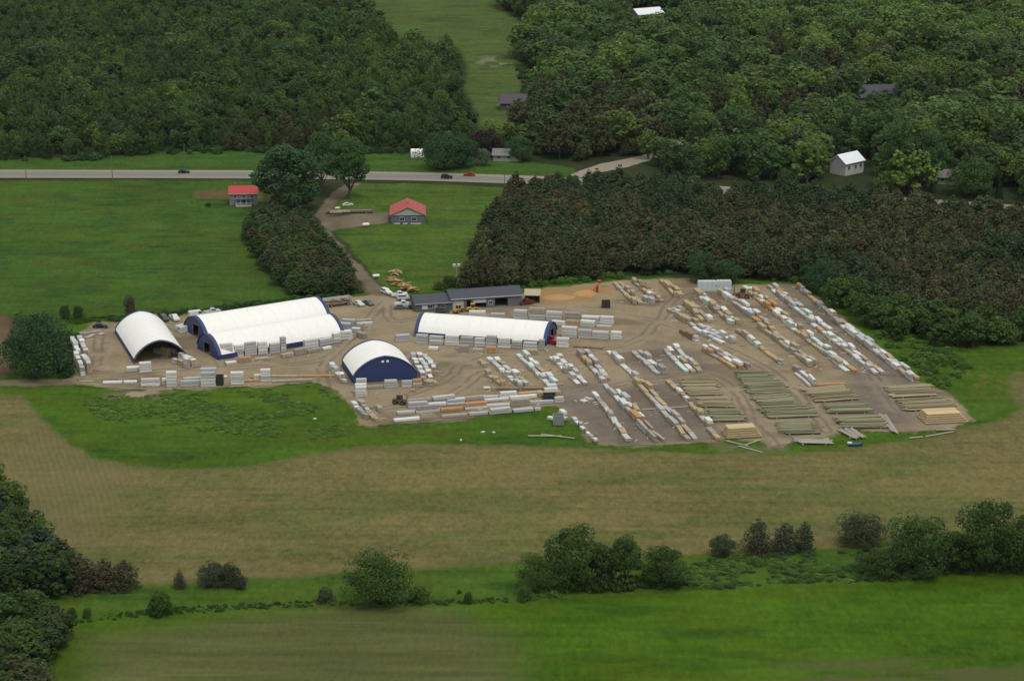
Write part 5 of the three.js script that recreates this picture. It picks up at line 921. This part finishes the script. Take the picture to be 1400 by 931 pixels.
// single poles and planks lying about
for (const [x0, y0, x1, y1, label] of [[994, 604, 1024, 611, 'pale pole lying on the grass below the tan plank stack'], [1010, 611, 1042, 619, 'longer pale pole lying past the tan plank stack'], [1018, 610, 1040, 602, 'pole lying crosswise beside the pale poles on the grass'], [1266, 598, 1304, 591, 'pale pole on the grass below the big plank stack'], [1281, 589, 1307, 588, 'short pole on the grass close to the big plank stack'], [1244, 600, 1262, 598, 'weathered short log on the grass verge'], [878, 561.5, 942, 556.5, 'long pale timber leaning across the asphalt between two rows'], [722, 597, 768, 597, 'pale plank lying on the verge grass'], [740, 595, 786, 600, 'second pale plank crossing on the verge grass'], [108, 523, 128, 522, 'white plank lying along the yard track']]) {
  const A = G(x0, y0, 0.17), B = G(x1, y1, 0.17), d = B.clone().sub(A), L = d.length(), o = thing('loose_pole', label, 'pole', A.add(B).multiplyScalar(0.5), turnOf(d), 'loose poles and planks');
  const m = part('shaft', poleGeos[0], POLE.grey[0], o, [0, 0.2, 0]); m.scale.set(L, 0.2, 0.2);
}
// stickered plank stacks
function plankStack(label, a, b, deep, layers, tone, step) {
  const A = G(...a, YG), B = G(...b, YG), d = B.clone().sub(A), L = d.length(), o = thing('plank_stack', label, 'plank stack', A.clone().add(B).multiplyScalar(0.5), turnOf(d), 'stickered plank stacks'), r = rng(a[0] | 0);
  for (let k = 0; k < layers; k++) {
    const f = k / (layers - 1), l = L * lerp(1, 0.78, f), dd = deep * lerp(1, 0.62, f), y = k * step, x = lerp(0, -L * 0.03, f), z = -deep / 2 - f * deep * 0.05;
    const ly = part('plank_layer', boxg(l * 0.98, step * 0.34, dd * 0.98, x, y + step * 0.3, z), BARE[k % 3 === 0 ? 'weathered' : tone][0], o), n = Math.floor(dd / 0.42);
    for (let i = 0; i < n; i++) part('plank', boxg(l * rr(r, 0.96, 1), step * 0.4, 0.38, x + rr(r, -0.1, 0.1), y + step * 0.55, z + ((i + 0.5) / n - 0.5) * dd), pick(r, k === layers - 1 ? [M(0.56, 0.42, 0.22), M(0.6, 0.46, 0.26), M(0.52, 0.38, 0.2)] : BARE[tone]), ly);
    part('sticker', merge([-0.42, -0.15, 0.15, 0.42].map((q) => boxg(0.16, step * 0.3, dd, x + q * l, y, z))), bearerMat, o);
  }
}
plankStack('big stepped stack of fresh tan planks at the yard corner', [1266, 581], [1326, 578], 8, 5, 'tan', 0.46);
plankStack('tan plank stack standing on the grass beside the pole column', [994, 601], [1043, 598], 6, 5, 'tan', 0.5);

// ================================================================ vehicles and loose gear
const tyreM = M(0.02, 0.02, 0.02, 0.9), rimM = M(0.4, 0.41, 0.42, 0.4, 0.6), lampM = M(0.75, 0.75, 0.7, 0.3), tailM = M(0.35, 0.02, 0.02, 0.4);
const wheelGeo = new THREE.CylinderGeometry(0.33, 0.33, 0.22, 18).rotateX(Math.PI / 2), rimGeo = new THREE.CylinderGeometry(0.19, 0.19, 0.24, 12).rotateX(Math.PI / 2);
const side = (pts, w, bev = 0.06) => { const s = new THREE.Shape(pts.map((p) => new THREE.Vector2(...p))); return new THREE.ExtrudeGeometry(s, { depth: w - 2 * bev, bevelEnabled: true, bevelSize: bev, bevelThickness: bev, bevelSegments: 2 }).translate(0, 0, -(w - 2 * bev) / 2); };
const BODY = {
  sedan: { body: side([[-2.2, 0.3], [2.2, 0.3], [2.25, 0.65], [2.1, 0.82], [0.95, 0.95], [-1.5, 0.98], [-2.2, 0.92]], 1.75), roof: side([[0.9, 0.95], [0.25, 1.42], [-0.95, 1.44], [-1.7, 0.97]], 1.5, 0.08), glass: side([[0.8, 0.98], [0.24, 1.36], [-0.92, 1.38], [-1.55, 1.0]], 1.6, 0.04), wx: [1.35, -1.35] },
  suv: { body: side([[-2.2, 0.35], [2.2, 0.35], [2.25, 0.8], [2.05, 1.0], [1.05, 1.08], [-2.15, 1.1], [-2.25, 0.9]], 1.8), roof: side([[1.0, 1.08], [0.4, 1.68], [-1.9, 1.7], [-2.15, 1.1]], 1.55, 0.08), glass: side([[0.92, 1.1], [0.36, 1.6], [-1.84, 1.62], [-2.08, 1.12]], 1.66, 0.04), wx: [1.35, -1.35] },
  pickup: { body: merge([side([[-2.7, 0.45], [2.6, 0.45], [2.65, 0.95], [2.4, 1.12], [1.2, 1.18], [-0.7, 1.18], [-0.7, 0.75], [-2.7, 0.75]], 1.85), boxg(2, 0.45, 0.08, -1.7, 0.75, 0.88), boxg(2, 0.45, 0.08, -1.7, 0.75, -0.88), boxg(0.08, 0.45, 1.8, -2.68, 0.75, 0)]), roof: side([[1.15, 1.18], [0.6, 1.78], [-0.45, 1.8], [-0.68, 1.18]], 1.6, 0.08), glass: side([[1.06, 1.2], [0.56, 1.7], [-0.42, 1.72], [-0.62, 1.2]], 1.7, 0.04), wx: [1.7, -1.75] },
  van: { body: side([[-2.4, 0.35], [2.3, 0.35], [2.4, 0.85], [1.9, 1.15], [1.2, 1.95], [-2.3, 2.0], [-2.4, 1.8]], 1.9, 0.1), roof: boxg(0.01, 0.01, 0.01, 0, 1.5, 0), glass: side([[1.78, 1.2], [1.22, 1.85], [0.4, 1.85], [0.4, 1.2]], 1.94, 0.03), wx: [1.5, -1.5] },
};
function vehicle(kind, color, px, py, turn, label, group, y = YG, sc = 1) {
  const b = BODY[kind], o = thing(kind === 'sedan' || kind === 'suv' ? 'car' : kind === 'pickup' ? 'pickup_truck' : 'van', label, kind === 'pickup' ? 'pickup truck' : kind === 'van' ? 'van' : 'car', G(px, py, y), turn, group), m = M(...color, 0.28);
  o.scale.setScalar(sc); part('body', b.body, m, o); if (kind !== 'van') part('roof', b.roof, m, o); part('windows', b.glass, glass, o);
  for (const x of b.wx) for (const z of [-0.8, 0.8]) { const w = part('wheel', wheelGeo, tyreM, o, [x, 0.33, z]); part('rim', rimGeo, rimM, w); }
  const fx = kind === 'pickup' ? 2.62 : 2.24, bx = kind === 'pickup' ? -2.72 : kind === 'van' ? -2.42 : -2.24; for (const z of [-0.62, 0.62]) { part('headlight', boxg(0.08, 0.16, 0.35), lampM, o, [fx, 0.66, z]); part('tail_light', boxg(0.06, 0.2, 0.25), tailM, o, [bx, 0.72, z]); }
  return o;
}
const RD = 0.16, H2 = Math.PI / 2;
vehicle('sedan', [0.012, 0.013, 0.016], 251, 236.4, 0.01, 'black car driving on the highway above the meadow', undefined, RD);
vehicle('suv', [0.014, 0.018, 0.028], 610.5, 244, -0.04, 'dark blue car on the highway beside the red car', undefined, RD);
vehicle('sedan', [0.3, 0.025, 0.025], 641.5, 240.5, Math.PI - 0.04, 'dark red car on the highway', undefined, RD);
vehicle('suv', [0.05, 0.06, 0.075], 755, 244, Math.PI - 0.1, 'grey car on the highway at the side road junction', undefined, RD);
vehicle('suv', [0.14, 0.17, 0.15], 212, 438.5, -1.1, 'greenish grey car parked first beside the open fabric shed', 'cars parked behind the open shed');
vehicle('suv', [0.045, 0.055, 0.06], 224, 438.2, -1.1, 'dark car parked between the greenish and the white car', 'cars parked behind the open shed');
vehicle('pickup', [0.62, 0.63, 0.62], 238, 437.5, -1.1, 'white pickup parked beside the rear twin shed', 'cars parked behind the open shed');
vehicle('sedan', [0.015, 0.015, 0.02], 136.5, 448, 0.05, 'black car parked beside scattered boards at the yard end');
vehicle('van', [0.6, 0.61, 0.6], 268, 433, 0.5, 'white van parked behind the rear twin shed at its doorway end');
vehicle('pickup', [0.5, 0.51, 0.5], 290, 429, 0.5, 'white pickup parked behind the rear twin shed by the weed hedge');
vehicle('sedan', [0.55, 0.56, 0.55], 490, 417.5, -0.9, 'white car parked between the flatbed body and the driveway');
vehicle('sedan', [0.09, 0.1, 0.09], 503.5, 416.5, -0.9, 'dark grey car parked at the driveway mouth');
vehicle('suv', [0.66, 0.67, 0.66], 528, 401.5, -0.9, 'white car parked on the lawn edge beside the driveway');
vehicle('pickup', [0.62, 0.63, 0.63], 546, 405.5, 0.25, 'white pickup at the head of the cars by the office');
vehicle('suv', [0.55, 0.56, 0.57], 552, 409.5, 0.2, 'white car behind the pickup by the office');
vehicle('pickup', [0.66, 0.67, 0.67], 551, 418.5, 0.1, 'white pickup standing close to the office corner');
vehicle('sedan', [0.1, 0.11, 0.12], 548, 422.5, 0.1, 'dark car half hidden beside the white pickup at the office');
vehicle('suv', [0.05, 0.055, 0.05], 604.5, 427.5, 0.1, 'dark car parked before the office wall');
vehicle('van', [0.62, 0.64, 0.64], 1289, 248, 0.2, 'white van parked by the small grey house behind the plantation', undefined, 0.05);
vehicle('sedan', [0.6, 0.6, 0.6], 475, 281.5, 0.3, 'small white car parked under the round topped tree', undefined, 0.1, 0.9);
vehicle('pickup', [0.13, 0.02, 0.02], 720, 416, 0.5, 'dark red pickup beside the tan roofed shed');

// wheel loader: body, cab, arms, bucket, wheels
function loader(px, py, turn, color, label, forks = false, sc = 1) {
  const o = thing(forks ? 'forklift' : 'wheel_loader', label, forks ? 'forklift' : 'loader', G(px, py, YG), turn), m = M(...color, 0.45); o.scale.setScalar(sc);
  part('body', merge([side([[-2.4, 0.8], [0.4, 0.8], [0.6, 1.1], [0.6, 1.5], [-0.9, 1.6], [-2.3, 1.5]], 1.5), boxg(1.6, 0.5, 0.9, 1.1, 0.75, 0)]), m, o);
  const cab = part('cab', merge([boxg(1.5, 0.1, 1.4, -0.2, 2.85, 0), ...[[-0.9, -0.65], [0.5, -0.65], [-0.9, 0.65], [0.5, 0.65]].map(([x, z]) => boxg(0.1, 1.3, 0.1, x, 1.55, z))]), m, o); part('cab_glass', boxg(1.3, 1.15, 1.25, -0.2, 1.65, 0), glass, cab);
  for (const z of [-0.5, 0.5]) part('lift_arm', new THREE.BoxGeometry(2.2, 0.24, 0.16).rotateZ(-0.3).translate(1.8, 1.15, z), m, o);
  if (forks) { part('mast', merge([boxg(0.14, 2.8, 0.14, 2.4, 0.2, -0.45), boxg(0.14, 2.8, 0.14, 2.4, 0.2, 0.45), boxg(0.12, 0.2, 1.2, 2.5, 0.7, 0)]), M(0.08, 0.08, 0.08), o); for (const z of [-0.35, 0.35]) part('fork', boxg(1.5, 0.07, 0.16, 3.2, 0.25, z), M(0.1, 0.1, 0.1), o); }
  else part('bucket', side([[2.6, 0.1], [3.6, 0.1], [3.3, 0.35], [2.8, 0.5], [2.8, 1.05], [2.55, 0.9]], 2.2, 0.03), M(color[0] * 0.6, color[1] * 0.6, color[2] * 0.6), o);
  for (const x of [-1.5, 1.2]) for (const z of [-0.95, 0.95]) { const w = part('wheel', wheelGeo, tyreM, o, [x, 0.66, z]); w.scale.set(2, 2, 2.2); part('rim', rimGeo, m, w); }
  return o;
}
loader(627, 427, 0.9, [0.42, 0.27, 0.06], 'yellow loader before the pale garage door', false, 0.85);
loader(647, 425.5, 0.15, [0.55, 0.34, 0.03], 'bright yellow loader before the half open garage bay', false, 0.85);
loader(1015, 407, 2.9, [0.2, 0.11, 0.06], 'brown loader with raised mast among the upper rows', true, 1.1);
loader(547, 552.5, -0.4, [0.1, 0.08, 0.06], 'dark forklift standing above the low verge rows', true, 0.9);
loader(753, 470, 2.6, [0.42, 0.02, 0.03], 'red loader before the shed doorway', false, 0.85);

// long flatbed body beside the rear twin shed, and the flatbed by the gravel pad
function flatbed(label, a, b, y, wide, sideH, deck, sideC) {
  const A = G(...a, y), B = G(...b, y), d = B.clone().sub(A), L = d.length(), o = thing('flatbed_trailer', label, 'trailer', A.clone().add(B).multiplyScalar(0.5), turnOf(d));
  part('deck', boxg(L, 0.25, wide, 0, 0.95, 0), M(...deck), o);
  part('headboard', boxg(0.12, 1.4, wide, L / 2, 1.2, 0), M(...sideC), o); if (sideH) part('sideboard', boxg(L, sideH, 0.1, 0, 1.2, -wide / 2), M(...sideC), o);
  part('chassis', boxg(L * 0.95, 0.3, 0.9, 0, 0.65, 0), M(0.05, 0.045, 0.04), o);
  for (const x of [-L * 0.4, -L * 0.4 + 1.2, L * 0.35]) for (const z of [-wide * 0.42, wide * 0.42]) { const w = part('wheel', wheelGeo, tyreM, o, [x, 0.48, z]); w.scale.set(1.45, 1.45, 1.4); part('rim', rimGeo, rimM, w); }
  return o;
}
flatbed('long brown flatbed trailer parked at the edge of the gravel pad', [446, 292], [510, 291], 0.12, 2.6, 0, [0.17, 0.13, 0.09], [0.25, 0.2, 0.14]);
{ const o = flatbed('pale boxed trailer of scrap beside the rear twin shed', [443, 420], [479, 415.5], YG, 2.6, 1.5, [0.22, 0.18, 0.13], [0.5, 0.5, 0.44]); part('scrap', merge(Array.from({ length: 9 }, (_, i) => new THREE.BoxGeometry(1.2, 0.5, 1.1).rotateY(i).rotateZ(i * 0.7).translate(-3.4 + i * 0.85, 1.5, (i % 3 - 1) * 0.5))), M(0.16, 0.11, 0.08), o); }
for (const [x, y, tall] of [[459, 291, 1.3], [470, 290, 0.9]]) pack('orange', G(x, y, 1.33), 0.02, 4.5, 0.5, 1.2, 'loaded on the flatbed by the gravel pad').position.y = 1.33;

// skips, tanks, bins and drums
function skip(name, label, cat, px, py, w, h, d, c, turn = 0, y = YG) {
  const o = thing(name, label, cat, G(px, py, y), turn), t = 0.08;
  part('shell', merge([boxg(w, 0.1, d, 0, 0.08, 0), boxg(t, h, d, -w / 2, 0.08, 0), boxg(t, h, d, w / 2, 0.08, 0), boxg(w, h, t, 0, 0.08, -d / 2), boxg(w, h, t, 0, 0.08, d / 2)]), M(...c, 0.6), o);
  part('rim', merge([boxg(w + 0.2, 0.12, 0.16, 0, h, d / 2), boxg(w + 0.2, 0.12, 0.16, 0, h, -d / 2), boxg(0.16, 0.12, d, w / 2, h, 0), boxg(0.16, 0.12, d, -w / 2, h, 0)]), M(...c.map((v) => v * 1.3), 0.6), o);
  part('stiffener', merge([-0.3, 0, 0.3].map((k) => boxg(0.12, h * 0.9, 0.1, k * w, 0.1, d / 2 + 0.06))), M(...c, 0.6), o); return o;
}
skip('waste_skip', 'dark open waste skip standing alone below the sawdust patch', 'skip', 828.5, 420, 2.6, 2.0, 2.4, [0.03, 0.028, 0.027]);
skip('waste_bin', 'dark brown bin between two printed towers above the bank', 'bin', 299, 526, 2.5, 2.7, 2, [0.035, 0.026, 0.022]);
skip('waste_skip', 'black topped skip at the end of the low verge rows', 'skip', 751, 546, 3.4, 1.5, 2.4, [0.025, 0.03, 0.03]);
skip('metal_crate', 'grey metal crate in the jumbled corner heap', 'crate', 763.5, 580, 2.8, 2.6, 2.4, [0.22, 0.23, 0.23]);
for (const [x, y, lv, label] of [[966.5, 397.5, 0, 'pale blue wrapped bale under its twin at the top of the yard'], [966.5, 397.5, 1, 'pale blue wrapped bale stacked on its twin at the yard top'], [989.5, 397, 0, 'pale blue wrapped bale beside the stacked pair'], [989.5, 397, 1, 'pale blue wrapped bale topping the pile beside the pair']]) {
  const o = thing('wrapped_bale', label, 'bale', G(x, y, YG).add(V(0, lv * 1.72, 0)), 0.02, 'pale blue wrapped bales'), L = x < 980 ? 5.6 : 4.6;
  part('wrap', side([[-L / 2, 0.1], [L / 2, 0.1], [L / 2 + 0.12, 0.4], [L / 2 + 0.1, 1.35], [L / 2 - 0.1, 1.6], [-L / 2 + 0.1, 1.6], [-L / 2 - 0.1, 1.35], [-L / 2 - 0.1, 0.4]], 2, 0.12), M(0.5, 0.56, 0.56, 0.4), o);
  for (const q of [-0.3, 0, 0.3]) part('band', boxg(0.08, 1.66, 2.06, q * L, 0.06, 0), M(0.32, 0.37, 0.38, 0.5), o);
}
{ const o = thing('conveyor_chute', 'orange red conveyor chute sloping up beside the sawdust heap', 'conveyor', G(812, 401, YG), 0.7);
  part('trough', new THREE.BoxGeometry(5.4, 0.5, 1).rotateZ(0.55).translate(0, 1.8, 0), M(0.42, 0.12, 0.06), o); for (const x of [-1.4, 1.5]) part('leg', boxg(0.16, x < 0 ? 0.9 : 2.6, 1, x, 0, 0), M(0.3, 0.1, 0.06), o); part('hopper', new THREE.CylinderGeometry(0.9, 0.4, 1, 4, 1, true).rotateY(0.78).translate(2.4, 3.5, 0), M(0.45, 0.14, 0.07), o); }
function heap(label, px, py, w, d, h, c, seed, name = 'sawdust_heap', cat = 'heap') {
  const g = new THREE.SphereGeometry(1, 28, 14, 0, 6.2832, 0, Math.PI / 2), p = g.attributes.position;
  for (let i = 0; i < p.count; i++) { const x = p.getX(i), y = p.getY(i), z = p.getZ(i), n = 0.75 + 0.5 * fbm(x * 2 + seed, z * 2 + y, 3); p.setXYZ(i, x * w * n, Math.pow(y, 1.5) * h * n, z * d * n); } g.computeVertexNormals();
  const o = thing(name, label, cat, G(px, py, YG - 0.05)); part('mound', g, M(...c, 0.95), o); return o;
}
heap('orange sawdust heap under the conveyor chute', 800, 403, 4.2, 3.4, 1.5, [0.4, 0.23, 0.09], 1);
heap('low spread sawdust heap beside the tan roofed shed', 764, 407, 5.5, 3.4, 0.7, [0.38, 0.22, 0.09], 5);
heap('pale gravel heap on the grassy bank below the track', 185, 540, 3.4, 2.4, 0.7, [0.26, 0.21, 0.13], 8, 'gravel_heap');
heap('small soil heap on the bank beside the pale gravel heap', 205, 537, 2.6, 2, 0.6, [0.22, 0.17, 0.11], 11, 'gravel_heap');
// heaps of sawn orange timber behind the parked cars: every board a part
for (const [x, y, n, k, label] of [[541, 375, 7, 1.1, 'upright orange timber heap alone on the lawn'], [535, 384, 9, 0.9, 'orange timber heap first above the parked cars'], [543, 390, 12, 1, 'reddish timber heap above the white pickups'], [553, 396, 12, 1.1, 'orange timber heap at the office corner'], [563, 399, 9, 1, 'orange timber heap next to the office gable']]) {
  const o = thing('timber_heap', label, 'timber heap', G(x, y, 0.06), x, 'orange timber heaps'), r = rng(x * 3);
  for (let i = 0; i < n * 2; i++) { const b = part('board', boxg(rr(r, 1.8, 3.2) * k, 0.16, rr(r, 0.3, 0.7)), pick(r, [BARE.orange[0], BARE.tan[0], BARE.brown[0], BARE.orange[0]]), o, [rr(r, -0.9, 0.9), 0.1 + i * 0.075 * k, rr(r, -1.2, 1.2)]); b.rotation.set(rr(r, -0.15, 0.15), rr(r, -0.5, 0.5) + (i % 4 === 0 ? 1.4 : 0), rr(r, -0.12, 0.16)); }
}
// small loose things on grass and gravel
function tank(px, py, label, c, s = 1, y = 0.06) { const o = thing('storage_tank', label, 'tank', G(px, py, y), 0.3); o.scale.setScalar(s); part('vessel', new THREE.CapsuleGeometry(0.55, 1.5, 6, 16).rotateZ(Math.PI / 2).translate(0, 0.9, 0), M(...c, 0.4), o); for (const x of [-0.6, 0.6]) part('cradle', boxg(0.16, 0.5, 0.9, x, 0, 0), M(0.12, 0.12, 0.12), o); part('valve', new THREE.CylinderGeometry(0.12, 0.12, 0.25, 8).translate(0, 1.55, 0), M(0.3, 0.3, 0.3), o); }
tank(514, 380.5, 'white gas tank on the grass beside the driveway', [0.72, 0.72, 0.7]); tank(500, 310.5, 'white tank at the lower edge of the gravel pad', [0.7, 0.7, 0.68], 1.1); tank(461, 287, 'small white tank behind the flatbed on the gravel pad', [0.68, 0.68, 0.66], 0.8);
{ const o = thing('small_boat', 'little dark blue boat with white bow lying on the grass verge', 'boat', G(1170, 609.5, 0.06), 0.05); const s = new THREE.Shape(); s.moveTo(-1.6, -0.6); s.lineTo(0.6, -0.6); s.quadraticCurveTo(1.5, -0.4, 1.9, 0); s.quadraticCurveTo(1.5, 0.4, 0.6, 0.6); s.lineTo(-1.6, 0.6); s.closePath();
  part('hull', new THREE.ExtrudeGeometry(s, { depth: 0.55, bevelEnabled: true, bevelSize: 0.08, bevelThickness: 0.1 }).rotateX(-Math.PI / 2).translate(0, 0.1, 0), M(0.02, 0.05, 0.11, 0.4), o); part('bow_cover', new THREE.BoxGeometry(1.1, 0.3, 0.9).translate(-1.5, 0.85, 0), M(0.62, 0.64, 0.64), o); }
for (const [x, y, label] of [[660, 591, 'white plastic sack on the verge grass below the low rows'], [675, 591.5, 'second white plastic sack on the verge, the wider one'], [630, 602, 'tiny white sack nearest the hay field edge'], [430, 573, 'white sack among the weeds on the bank'], [83, 517, 'white sack beside the yard track under the dark tree']]) { const o = thing('plastic_sack', label, 'sack', G(x, y, 0.04), x, 'white sacks on the grass'); const g = new THREE.SphereGeometry(0.6, 12, 8), p = g.attributes.position; for (let i = 0; i < p.count; i++) { const n = 0.7 + 0.6 * vn(p.getX(i) * 3 + x, p.getZ(i) * 3 + p.getY(i)); p.setXYZ(i, p.getX(i) * 1.5 * n, Math.max(-0.2, p.getY(i) * 0.6 * n), p.getZ(i) * n); } g.computeVertexNormals(); o.scale.setScalar(0.55); part('bag', g.translate(0, 0.2, 0), M(0.66, 0.67, 0.66), o); part('knot', new THREE.ConeGeometry(0.12, 0.25, 6).translate(0.2, 0.6, 0), M(0.6, 0.6, 0.6), o); }
// roof of gear beyond the yard: spool by the first diagonal row
{ const o = thing('cable_spool', 'pale round cable spool lying below the first diagonal row', 'spool', G(665.5, 534, YG)); for (const y of [0, 0.9]) part('flange', new THREE.CylinderGeometry(1.05, 1.05, 0.1, 24).translate(0, y + 0.05, 0), M(0.5, 0.48, 0.42), o); part('drum', new THREE.CylinderGeometry(0.55, 0.55, 0.8, 18).translate(0, 0.5, 0), M(0.35, 0.32, 0.27), o); }
// scattered offcuts and dunnage among the rows: too many and too small to count
{
  const r = rng(4242), n = 1500, im = new THREE.InstancedMesh(new THREE.BoxGeometry(1, 0.1, 0.14).translate(0, 0.05, 0), new THREE.MeshStandardMaterial({ roughness: 0.9 }), n), m4 = new THREE.Matrix4(), q = new THREE.Quaternion(), c = new THREE.Color(), Y = V(0, 1, 0); let i = 0;
  const spots = scene.children.filter((o) => o.userData?.category === 'lumber pack');
  while (i < n) { const s = pick(r, spots).position, a = r() * 6.283, d = 1 + r() * r() * 4.5, x = s.x + Math.cos(a) * d, z = s.z + Math.sin(a) * d * 1.3; if (SD.yard(x, z) > -1) { continue; } m4.compose(V(x, YG, z), q.setFromAxisAngle(Y, r() * 3.1), V(rr(r, 0.5, 2.6), rr(r, 0.7, 2), rr(r, 0.7, 2.4))); im.setMatrixAt(i, m4); const k = rr(r, 0.6, 1.1), t = pick(r, [[0.42, 0.33, 0.2], [0.34, 0.29, 0.22], [0.5, 0.48, 0.42], [0.2, 0.16, 0.11], [0.55, 0.55, 0.53]]); im.setColorAt(i, c.setRGB(t[0] * k, t[1] * k, t[2] * k)); i++; }
  im.name = 'scattered_offcuts'; im.userData = { kind: 'stuff', label: 'scattered wood offcuts and dunnage on the yard ground', category: 'offcuts' }; scene.add(im);
}
scene.traverse((o) => { if (o.isMesh) { o.castShadow = true; o.receiveShadow = true; } });
scene.traverse((o) => { const l = o.userData?.label; if (l && l.split(/\s+/).length > 16) console.log('long label:', l); });
renderer.render(scene, camera);
